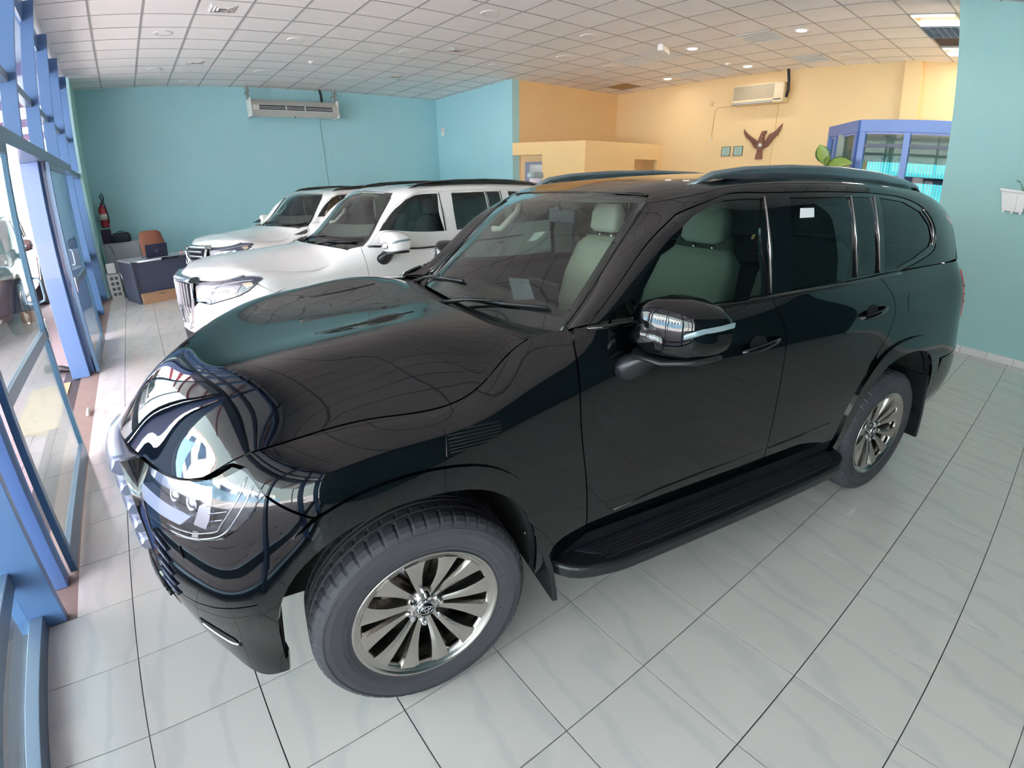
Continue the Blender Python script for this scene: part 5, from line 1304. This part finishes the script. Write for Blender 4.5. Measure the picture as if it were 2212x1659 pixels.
MB().box(-.012, .02, .22, 1.10, .012, .045).build('air_outlet', dark, b, bevel=.003); MB().box(-.018, -.008, .22, 1.10, .02, .032).build('vane', whitem, b); MB().box(-.012, 0, .04, .2, .055, .07).build('display_slot', dark, b)
MB().tube([(.12, -.01, .10), (.10, -.05, .22), (.10, -.04, .42), (.12, .0, .63)], .028, 10).build('insulated_pipe', mat('pipe_lagging', (50, 52, 58), .8), b)
cw_ = MB().tube([(XY-.006, 4.74, 3.43), (XY-.006, 5.2, 3.43), (XY-.006, 5.26, 3.37), (XY-.006, 5.29, 2.84)], .005, 6).build('thermostat_wire', mat('tan_cable', (190, 150, 95), .6)); tag(cw_, 'tan wire from the wall air conditioner down to its control', 'cable')
cw_ = MB().tube([(XY-.006, 3.80, 3.40), (XY-.006, 3.82, 2.9), (XY-.006, 3.85, 1.6)], .004, 6).build('drain_wire', mat('tan_cable', (190, 150, 95), .6)); tag(cw_, 'thin wire hanging straight down right of the wooden eagle', 'cable')
th = empty('thermostat', (XY-.02, 5.29, 2.78), label='small beige thermostat at the end of the tan wire', cat='thermostat')
MB().box(0, .02, -.03, .03, -.03, .045).build('body', beigeac, th, bevel=.004); MB().lathe([(0, 0), (.018, 0), (.016, .012), (0, .012)], 14, T(0, 0, .005) @ R(-math.pi/2, 'Y')).build('dial', whitem, th, fix=True)
sp_ = empty('wall_switch', (XY-.012, 5.37, 3.53), label='blank beige switch plate left of the wall air conditioner', cat='switch'); MB().box(0, .012, -.045, .045, -.05, .05).build('plate', mat('plate_beige', (205, 182, 140), .5), sp_, bevel=.003); MB().box(-.004, 0, -.015, .015, -.02, .02).build('rocker', beigeac, sp_)
# wooden eagle
wood = mat('carved_brown_wood', (120, 70, 50), .45, noise=.25, scale=12, bump=.3, bscale=40)
eg = empty('wooden_eagle', (XY-.05, 4.10, 2.33), label='brown carved wooden eagle with spread wings on the yellow wall', cat='wall ornament')
def slab(name, pts, t0, t1, par, m=wood, bev=.008): return MB().prism([(p[0], p[1]) for p in pts], t0, t1, 'x').build(name, m, par, bevel=bev, fix=True)
sc0 = 0.0    # y positive = left in the photo
slab('tail', [(.07, 0), (-.09, 0), (-.075, .12), (-.07, .22), (.03, .22), (.045, .12)], 0, .035, eg)
slab('wing', crv([(.02, .22), (.07, .21), (.13, .25), (.19, .34), (.26, .40), (.33, .46), (.375, .52), (.395, .62), (.35, .56), (.29, .50), (.22, .46), (.15, .42), (.06, .36), (.02, .32)], 2), 0, .03, eg)
slab('wing', crv([(-.09, .22), (-.15, .23), (-.21, .28), (-.26, .36), (-.33, .44), (-.40, .54), (-.45, .69), (-.36, .60), (-.28, .53), (-.19, .49), (-.13, .38), (-.09, .33)], 2), 0, .03, eg)
slab('body', crv([(.03, .18), (.05, .28), (.03, .38), (.0, .47), (-.02, .53), (-.05, .56), (-.09, .555), (-.13, .555), (-.10, .535), (-.12, .52), (-.085, .50), (-.075, .42), (-.09, .36), (-.10, .28), (-.08, .20), (-.03, .16)], 2), -.02, .04, eg)
MB().lathe([(0, .03), (.05, .022), (.064, .008), (.066, 0)], 24, T(-.02, -.03, .27) @ R(-math.pi/2, 'Y')).build('clock_boss', mat('dull_pewter', (130, 118, 110), .35, metal=.6), eg)
MB().lathe([(0, .004), (.036, .004), (.038, 0)], 24, T(-.046, -.035, .275) @ R(-math.pi/2, 'Y')).build('dial_glass', mat('pale_dial', (205, 196, 195), .15, metal=.3), eg)
for sgn, n0 in ((1, 6), (-1, 6)):
    for k in range(n0):
        y0 = .06+.05*k if sgn > 0 else -(.13+.05*k); z0 = .26+.03*k*(1.2 if sgn > 0 else 1.35)
        MB().box(-.006, 0, y0-.004, y0+.004, z0-.02, z0+.11, None).build('feather_groove', mat('dark_groove', (70, 38, 30), .6), eg)
def cert(name, y0, y1, tint, label):
    d = empty(name, (XY-.02, y1, 2.41), label=label, cat='picture frame', group='framed certificates on the yellow wall'); w_ = y0-y1; h = .20
    fr = mat('dark_frame', (92, 92, 88), .4)
    MB().box(.0, .02, 0, w_, 0, .014).build('frame', fr, d); MB().box(.0, .02, 0, w_, h-.014, h).build('frame', fr, d); MB().box(.0, .02, 0, .014, 0, h).build('frame', fr, d); MB().box(.0, .02, w_-.014, w_, 0, h).build('frame', fr, d)
    MB().box(.008, .018, .014, w_-.014, .014, h-.014).build('paper', mat(name+'_paper', tint, .5), d)
    mb = MB()
    for k in range(7):
        z = .035+.02*k; s_ = .02+.012*((k*37) % 4); mb.box(.0065, .008, .03+s_*.4, w_-.03-s_*.5, z, z+.005)
    mb.build('printed_lines', mat('print_grey_green', (96, 110, 108), .8), d, kind='stuff')
cert('framed_certificate', 4.99, 4.78, (170, 196, 180), 'left framed certificate, pale green, beside the wooden eagle')
cert('framed_certificate', 4.70, 4.485, (150, 208, 205), 'right framed certificate, turquoise, beside the wooden eagle')
si = empty('wall_siren', (XT-.05, 11.25, 3.10), label='small white alarm sounder high on the teal side wall', cat='alarm')
MB().box(0, .05, -.06, .06, 0, .22).build('housing', whitem, si, bevel=.012); MB().box(-.012, 0, -.04, .04, .12, .2).build('sounder', mat('sounder_pink', (222, 190, 190), .4), si, bevel=.004); MB().tube([(.03, .02, .22), (.04, .02, .34)], .005, 6).build('cable', whitem, si)
# ================================================================== office booth and kiosk
ylight = mat('light_yellow_paint', (232, 198, 140), .6, noise=.02)
bo = empty('office_booth', (0, 0, 0), label='low yellow walled office booth in the far corner, open-topped', cat='partition')
zt = 2.73; A_, B_, C_ = (XT, YY), (9.37, 6.79), (XY, 6.6)
def seg_wall(name, p, q, z0, z1, m, par, th=.10, s0=0, s1=1):
    P = Vector((*p, 0)); Q = Vector((*q, 0)); d = Q-P; L = d.length; ang = math.atan2(d.y, d.x); M = Matrix.Translation(P) @ R(ang, 'Z')
    return MB().box(s0*L, s1*L, 0, th, z0, z1, M).build(name, m, par)
seg_wall('front_wall', A_, B_, 2.47, zt, ylight, bo); seg_wall('front_wall', A_, B_, 0, 2.47, ylight, bo, s0=.42)
seg_wall('right_wall', B_, C_, 2.38, zt, yellow, bo); seg_wall('right_wall', B_, C_, 0, 2.38, yellow, bo, s0=0, s1=.62); seg_wall('right_wall', B_, C_, 0, 2.38, yellow, bo, s0=.93, s1=1)
seg_wall('recess_back', (A_[0]+.25, A_[1]+.0), (B_[0]+.3, B_[1]+.3), 0, 2.6, yellow, bo, th=.03); seg_wall('recess_back', (B_[0]+.3, B_[1]+.5), (C_[0], C_[1]+.5), 0, 2.6, yellow, bo, th=.03)
seg_wall('door_frame', (A_[0]+.30, A_[1]-.09), (A_[0]+.62, A_[1]-.50), 0, 2.33, mat('grey_blue_frame', (98, 106, 132), .4), bo, th=.03); seg_wall('door_pane', (A_[0]+.36, A_[1]-.185), (A_[0]+.60, A_[1]-.50), 0, 2.27, mat('dark_door_glass', (58, 54, 64), .1), bo, th=.02)
kb = mat('kiosk_blue_frame', (96, 124, 186), .35)
ki = empty('kiosk', (0, 0, 0), label='blue framed glass kiosk office standing before the yellow wall', cat='kiosk')
K0, K1, K2 = (10.05, 1.50), (11.0, 2.32), (10.05, -3.5)
def kwall(p, q, splits, blinds=False):
    P = Vector((*p, 0)); Q = Vector((*q, 0)); d = Q-P; L = d.length; M = Matrix.Translation(P) @ R(math.atan2(d.y, d.x), 'Z')
    def bxx(nm, a, b, y0, y1, z0, z1, m, **k): return MB().box(a, b, y0, y1, z0, z1, M).build(nm, m, ki, **k)
    bxx('fascia', 0, L, -.05, .05, 2.64, 2.82, kb, bevel=.006); bxx('lower_panel', 0, L, -.03, .03, 0, .95, kb)
    for s_ in splits: bxx('post', s_-.045, s_+.045, -.05, .05, .95, 2.64, kb, bevel=.004)
    for a, b in zip(splits[:-1], splits[1:]):
        a += .045; b -= .045
        bxx('window_pane', a, b, -.004, .004, .95, 2.64, glass('kiosk_glass', (.62, .70, .68), ior=1.14))
        bxx('window_bead', a, b, -.02, .02, 2.61, 2.64, mat('pale_bead', (150, 160, 215), .4))
    return bxx, L
bxx, L1 = kwall(K1, K0, [.05, .35, 1.20])
bxx('poster', .70, 1.05, .12, .125, 2.02, 2.42, mat('poster_paper', (200, 212, 224), .6)); bxx('poster_sky', .70, 1.05, .117, .12, 2.30, 2.42, mat('poster_blue', (70, 150, 205), .6)); bxx('poster_tower', .80, .86, .116, .12, 2.06, 2.38, mat('poster_grey', (150, 146, 150), .6)); bxx('poster_tower', .94, .98, .116, .12, 2.06, 2.33, mat('poster_grey', (150, 146, 150), .6))
bxx, L2 = kwall(K0, K2, [.05, .70, 1.9, 3.1, 4.3])
bxx('mid_bar', .0, 5.0, -.03, .03, 2.42, 2.47, mat('dark_glazing_bar', (70, 78, 96), .4))
bl = mat('lit_vertical_blind', (110, 190, 205), .6, emit=(90, 215, 235), estr=.7)  # brightness of the slats is put in as emission
bld = mat('blind_board', (22, 36, 90), .6)
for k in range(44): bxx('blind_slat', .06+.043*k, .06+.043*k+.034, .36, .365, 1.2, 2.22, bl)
bxx('blind_rail', .0, 2.0, .33, .35, 1.93, 2.02, bld)
MB().box(10.5, 10.52, -3.5, 2.0, 2.22, 2.64).build('inner_wall', mat('kiosk_inner', (150, 160, 150), .6), ki)
# tall dumb-cane plant in a pot before the kiosk
pl = empty('potted_plant', (9.75, 1.84, 0), label='potted plant with broad yellow-green variegated leaves beside the blue kiosk', cat='plant')
MB().lathe([(0, 0), (.13, 0), (.17, .32), (.18, .34), (.165, .34), (.15, .30), (0, .30)], 28).build('pot', mat('terracotta', (170, 96, 66), .7), pl, fix=True)
MB().lathe([(0, .305), (.152, .305)], 20).build('soil', mat('soil', (52, 38, 30), .95, bump=.5), pl)
MB().tube([(0, 0, .3), (.02, .02, .9), (0, .03, 1.6), (.01, .02, 2.15)], [.02, .018, .015, .012], 8).build('stem', mat('plant_stem', (96, 128, 72), .6), pl)
leafg = mat('variegated_leaf', (126, 150, 70), .4, noise=.35, scale=7); leafd = mat('leaf_margin', (52, 92, 48), .4)
def leaf(base, dirv, L, wd, up=.2, nm='leaf', face=(-.85, -.25, .45)):
    D = Vector(dirv).normalized(); Uu = Vector(face); Uu = (Uu-D*Uu.dot(D)).normalized(); S = D.cross(Uu).normalized()
    prof = [(0, .02), (.12, .35), (.3, .85), (.5, 1.0), (.7, .82), (.88, .4), (1, .02)]
    for scale, m, off, name in ((1, leafd, 0, nm), (.78, leafg, .003, 'leaf_centre')):
        rings = []
        for t_, w_ in prof:
            c = Vector(base)+D*L*t_+Vector((0, 0, 1))*(up*L*(t_-t_*t_*1.1))+Uu*off
            ww = wd/2*w_*scale
            rings.append([c-S*ww+Uu*(.02*w_+.0), c-S*ww*.5+Uu*.006, c, c+S*ww*.5+Uu*.006, c+S*ww+Uu*.02*w_])
        yield_par = pl if name != 'leaf_centre' else last
        last = MB().loft(rings, caps=False, closed=False).build(name, m, yield_par)
toc = Vector((-.75, -.35, 0))
leaf((0, .02, 2.12), (-.1, .30, .85), .34, .22); leaf((0, .02, 2.14), (-.1, -.92, .05), .44, .21, up=.1); leaf((0, .02, 2.10), (-.3, -.35, .6), .22, .10)
leaf((0, .02, 2.0), (.3, -.5, .5), .34, .18); leaf((0, .02, 1.8), (.2, .7, .2), .36, .18); leaf((0, .0, 1.6), (-.5, -.5, .3), .36, .18)
# wall planter on the right pillar
wp = empty('wall_planter', (XP, -.93, 1.70), label='white hanging plastic planter box on the right teal wall', cat='planter')
rgs = []
for z, hx, hy in ((0, .055, .11), (.20, .08, .14), (.21, .095, .155), (.235, .095, .155)): rgs.append([(-.10-hx, -hy, z), (-.10+hx, -hy, z), (-.10+hx, hy, z), (-.10-hx, hy, z)])
for z, hx, hy in ((.235, .082, .142), (.18, .075, .135)): rgs.append([(-.10-hx, -hy, z), (-.10+hx, -hy, z), (-.10+hx, hy, z), (-.10-hx, hy, z)])
MB().loft(rgs, smooth=False).build('box', mat('planter_plastic', (226, 222, 220), .5), wp, bevel=.006, fix=True)
MB().box(-.17, -.03, -.13, .13, .17, .195).build('soil', mat('soil', (52, 38, 30), .95, bump=.5), wp)
for yy in (-.09, 0, .09): MB().box(-.16, -.145, yy-.012, yy+.012, -.02, .03).build('foot', mat('planter_plastic', (226, 222, 220), .5), wp)
MB().tube([(-.185, -.03, .235), (-.172, -.03, .1), (-.158, -.03, 0), (-.10, -.03, -.01)], .004, 6).build('cord', whitem, wp)
MB().tube([(-.005, -.13, .23), (-.005, -.13, .36)], .006, 6).build('hook', whitem, wp)
sm_ = mat('plant_stem', (96, 128, 72), .6)
for k in range(5):
    a = k*1.25; b0 = Vector((-.10, -.08+.0*k, .19)); tip = b0+Vector((-.05*math.cos(a)-.02, .10*math.sin(a)-.06, .10+.02*(k % 3)))
    st_ = MB().tube([b0, (b0+tip)/2+Vector((0, 0, .03)), tip], .004, 6).build('stem', sm_, wp)
    D = (tip-b0); D.z = .02; D.normalize(); S = D.cross(Vector((0, 0, 1)))
    MB().loft([[tip+D*.09*t_-S*.03*w_+Vector((0, 0, .008*w_)), tip+D*.09*t_, tip+D*.09*t_+S*.03*w_+Vector((0, 0, .008*w_))] for t_, w_ in ((0, .05), (.3, .9), (.6, 1), (1, .05))], caps=False, closed=False).build('leaf', mat('pothos_leaf', (150, 190, 150), .4, noise=.2), st_)
# ================================================================== desk corner
dk = empty('office_desk', (.66, 8.95, 0), .30, label='dark grey office desk with silver edged top by the window', cat='desk')
dg = mat('slate_grey_laminate', (72, 76, 98), .5, noise=.03); topg = mat('pale_desk_top', (170, 172, 178), .3)
MB().box(-.02, 1.52, -.03, .72, .725, .75).build('desk_top', topg, dk, bevel=.003); MB().box(-.02, 1.52, -.036, -.03, .722, .752).build('edge_strip', chr_b, dk)
MB().box(0, .025, 0, .70, 0, .725).build('side_panel', dg, dk); MB().box(1.475, 1.50, 0, .70, 0, .725).build('side_panel', dg, dk); MB().box(.025, 1.475, .05, .07, .16, .725).build('modesty_panel', dg, dk)
cb = empty('cardboard_box', (.70, 8.86, 0), .30, label='flat brown cardboard box lying under the front of the desk', cat='box')
kraft = mat('kraft_cardboard', (176, 134, 104), .8, noise=.06)
MB().box(.02, .86, 0, .05, .0, .19).build('carton', kraft, cb, bevel=.004); MB().box(.3, .42, -.002, 0, .14, .15).build('hand_slot', mat('slot_dark', (60, 40, 36), .9), cb); MB().box(.02, .86, -.001, .0, .165, .168).build('flap_seam', mat('slot_dark', (60, 40, 36), .9), cb)
lt = empty('laptop', (1.10, 9.30, .7505), .30, label='open dark laptop on the desk seen from behind', cat='laptop')
dl_ = mat('laptop_shell', (62, 64, 88), .35, metal=.3)
MB().box(-.19, .19, .0, .25, .0, .016).build('base', dl_, lt, bevel=.004); MB().box(-.16, .16, .05, .16, .016, .018).build('keyboard', mat('key_black', (24, 24, 28), .6), lt)
ld = MB().box(-.19, .19, -.006, .004, .0, .25, R(.25, 'X')).build('lid', dl_, lt, bevel=.004)
lg = MB(); Mx = R(.25, 'X') @ T(0, -.0075, .125)
lg.tube([Mx @ Vector((.028*math.cos(t), 0, .028*math.sin(t))) for t in np.linspace(0, 2*math.pi, 24, endpoint=False)], .0012, 5, closed=True)
for pts in ([(-.012, .018), (-.020, -.012)], [(-.016, .004), (-.006, .005), (-.010, -.012)], [(.008, .006), (.0, -.020)], [(.006, .006), (.016, .006), (.012, -.008), (.002, -.008)]): lg.tube([Mx @ Vector((x, 0, z)) for x, z in pts], .0014, 5)
lg.build('round_logo', chr_b, ld)
ch = empty('office_chair', (1.12, 10.2, 0), .2, label='orange-brown office chair behind the desk', cat='chair')
lea = mat('tan_leather', (150, 92, 70), .5, noise=.08)
MB().loft([[(w_*math.cos(a), y_+.05*math.sin(a), z_) for a in np.linspace(0, 2*math.pi, 18, endpoint=False)] for w_, y_, z_ in ((.20, .12, .56), (.23, .14, .70), (.23, .18, .95), (.20, .22, 1.12), (.14, .235, 1.17))]).build('backrest', lea, ch)
MB().loft([[(w_*math.cos(a), -.1+w_*math.sin(a), z_) for a in np.linspace(0, 2*math.pi, 18, endpoint=False)] for w_, z_ in ((.20, .44), (.25, .46), (.25, .52), (.21, .54))]).build('seat', lea, ch)
MB().tube([(0, -.05, .1), (0, -.05, .44)], .03, 10).build('gas_column', chr_d, ch)
for k in range(5):
    a = k*2*math.pi/5; lgk = MB().tube([(0, -.05, .10), (.28*math.cos(a), -.05+.28*math.sin(a), .075)], .018, 8).build('leg', plast, ch); MB().lathe([(0, -.012), (.03, -.012), (.03, .012), (0, .012)], 14, T(.28*math.cos(a), -.05+.28*math.sin(a), .03) @ R(math.pi/2, 'X')).build('castor', plast, lgk, fix=True)
cu = empty('storage_cabinet', (.20, 10.75, 0), 0, label='pale grey waist-high cabinet in the corner behind the desk', cat='cabinet')
pg = mat('pale_grey_laminate', (168, 170, 176), .5, noise=.02)
MB().box(0, .66, 0, .42, 0, .955).build('body', pg, cu); MB().box(-.01, .67, -.012, .43, .955, .975).build('top', pg, cu, bevel=.003)
MB().box(.01, .325, -.014, 0, .02, .945).build('door', pg, cu, bevel=.002); MB().box(.335, .65, -.014, 0, .02, .945).build('door', pg, cu, bevel=.002)
bg_ = empty('laptop_bag', (.56, 10.92, .975), .1, label='black soft laptop bag on top of the pale cabinet', cat='bag'); cl_ = mat('black_nylon', (44, 50, 62), .8, noise=.1)
MB().loft([[(w_*math.copysign(abs(math.cos(a))**.5, math.cos(a)), .07*k_*math.sin(a), z_) for a in np.linspace(0, 2*math.pi, 18, endpoint=False)] for w_, k_, z_ in ((.15, .9, 0), (.175, 1, .03), (.175, 1, .14), (.14, .7, .18), (.12, .3, .19))]).build('body', cl_, bg_); MB().tube([(-.06, 0, .17), (-.05, 0, .215), (.05, 0, .215), (.06, 0, .17)], .008, 6).build('handle', cl_, bg_); MB().box(-.12, .12, -.078, -.068, .04, .12).build('front_pocket', cl_, bg_, bevel=.01)
mb_ = empty('dark_red_box', (.30, 11.02, .975), 0, label='dark maroon box standing on the cabinet below the fire extinguisher', cat='box'); MB().box(-.09, .09, -.07, .07, 0, .27).build('body', mat('maroon_card', (66, 44, 72), .7), mb_, bevel=.004); MB().box(-.092, .092, -.072, .072, .25, .272).build('lid', mat('maroon_lid', (58, 40, 66), .7), mb_)
fe = empty('fire_extinguisher', (.30, 11.45, 1.27), 0, label='red fire extinguisher with black hose on the teal wall', cat='fire extinguisher')
rd_ = mat('extinguisher_red', (186, 40, 60), .3, coat=.5)
MB().lathe([(0, 0), (.07, 0), (.078, .02), (.078, .36), (.06, .42), (.025, .45), (.022, .48), (0, .48)], 28).build('cylinder', rd_, fe, fix=True)
MB().lathe([(.0785, .16), (.0795, .16), (.0795, .28), (.0785, .28)], 28).build('label_band', mat('label_white', (225, 215, 210), .5), fe); MB().box(-.02, .02, -.07, .03, .48, .50).build('handle', black_pl, fe, bevel=.004); MB().box(-.012, .012, -.08, .02, .515, .53).build('lever', rd_, fe, bevel=.003)
MB().tube([(.02, 0, .48), (.07, -.02, .58), (.04, -.02, .70), (.0, -.02, .62), (.06, -.03, .45), (.09, -.04, .25), (.085, -.05, .08)], .011, 8).build('hose', black_pl, fe); MB().box(-.03, .03, .075, .15, .2, .3).build('wall_bracket', chrome, fe)
pb = empty('printed_carton', (.20, 9.97, 0), .12, label='white carton with grey printed symbols on the floor left of the desk', cat='box')
MB().box(0, .20, 0, .30, 0, .46).build('carton', mat('white_carton', (205, 200, 196), .7), pb, bevel=.003)
prm = MB()
for k in range(4):
    for j in range(2): prm.box(.03+.08*j, .085+.08*j, -.0015, 0, .06+.10*k, .12+.10*k)
prm.build('printed_symbols', mat('print_dark', (104, 100, 108), .8), pb, kind='stuff')
wb = empty('white_appliance', (.29, 10.1, .46), .1, label='small white box appliance standing on the printed carton', cat='appliance'); MB().box(-.09, .07, -.09, .09, 0, .02).build('base', mat('appliance_grey', (120, 130, 140), .5), wb); MB().box(-.085, .065, -.085, .085, .02, .20).build('body', whitem, wb, bevel=.012)
db = empty('cable_spool', (.47, 9.95, 0), 0, label='dark folded step and cables between the carton and the desk', cat='equipment'); MB().box(-.05, .10, -.04, .05, 0, .10).build('base', mat('dark_blue_plastic', (52, 58, 84), .6), db, bevel=.006); MB().tube([(0, 0, .08), (-.03, .03, .4), (-.06, .06, .48)], .012, 8).build('arm', chrome, db); MB().tube([(.05, 0, .09), (.0, .05, .5), (-.1, .3, .9), (-.14, .5, .97)], .006, 6).build('cable', dark, db)
for (x, y, r_, h, m_, nm, lb, ct_) in ((1.52, 9.42, .02, .05, mat('cup_red', (190, 90, 100), .5), 'paper_cup', 'small red and white cup on the desk by the white car', 'cup'), (.92, 9.18, .025, .035, dark, 'tape_roll', 'small dark tape roll left of the laptop', 'tape')):
    d = empty(nm, (x, y, .75), label=lb, cat=ct_); MB().lathe([(0, 0), (r_, 0), (r_*1.2, h), (r_*1.05, h), (r_*.85, .006), (0, .006)], 18).build('body', m_, d, fix=True); MB().lathe([(r_*1.06, h*.45), (r_*1.16, h*.45), (r_*1.2, h*.7), (r_*1.1, h*.7)], 18).build('band', whitem, d, fix=True)
pp = empty('paper_stack', (1.66, 9.52, .75), .5, label='loose white papers at the far end of the desk', cat='paper')
for k in range(3): MB().box(-.10, .10, -.14, .14, .001+.002*k, .002+.002*k, R(.2*k, 'Z')).build('sheet', paperm, pp)
pk = empty('roof_package', (5.55, 3.95, 1.895), .2, label='small crumpled pale package lying on the roof of the nearer white car', cat='package')
MB().loft([[(.15*s_*math.copysign(abs(math.cos(a))**.5, math.cos(a)), .07*s_*math.sin(a), z_) for a in np.linspace(0, 2*math.pi, 12, endpoint=False)] for s_, z_ in ((.9, 0), (1, .02), (.95, .06), (.8, .075))], smooth=False).build('wrapping', mat('crumpled_plastic', (170, 186, 190), .3, noise=.3, scale=30, bump=.8, bscale=50), pk); MB().tube([(-.1, 0, .075), (.1, .01, .08)], .006, 6).build('tape', whitem, pk)
# ================================================================== outside
gnd = MB().box(-30, -.2, -25, 40, -.10, -.055).build('ground_outside', pave_m); tag(gnd, kind='structure')
pme = MB().box(-.098, .098, -.098, .098, -.05, -.02).mesh('paver'); pme.materials.append(pave_m)
for i in range(7):
    for j in range(26):
        link('paver', pme, None, gnd, (-.23-.2*i, -1.6+.2*j+(.1 if i % 2 else 0), random.uniform(-.003, .003)))
rr_ = MB().box(-.5, -.12, 3.55, 4.9, -.05, -.005).build('entrance_slab', mat('yellow_stone', (196, 172, 130), .8, noise=.1)); rr_.parent = gnd
def shoe(x, y, rz, label):
    s_ = empty('shoe', (x, y, -.02), rz, label=label, cat='shoe', group='black shoes outside the door'); bl_ = mat('shoe_leather', (34, 30, 36), .4)
    def sec(xx, w_, z0, z1): return [(xx, w_*math.cos(a), (z0+z1)/2+(z1-z0)/2*math.sin(a)) for a in np.linspace(0, 2*math.pi, 12, endpoint=False)]
    MB().loft([sec(-.13, .025, .02, .06), sec(-.11, .035, .02, .10), sec(-.03, .036, .02, .10), sec(.03, .042, .02, .075), sec(.10, .042, .02, .055), sec(.14, .02, .02, .04)]).build('upper', bl_, s_); MB().loft([sec(-.13, .03, 0, .02), sec(-.03, .034, 0, .02), sec(.06, .045, 0, .02), (sec(.145, .02, 0, .02))]).build('sole', mat('shoe_sole', (60, 52, 50), .7), s_)
shoe(-.20, 5.35, -.4, 'black shoe on the paving, nearer the doorway'); shoe(-.32, 5.50, -.25, 'black shoe on the paving, behind the other one')
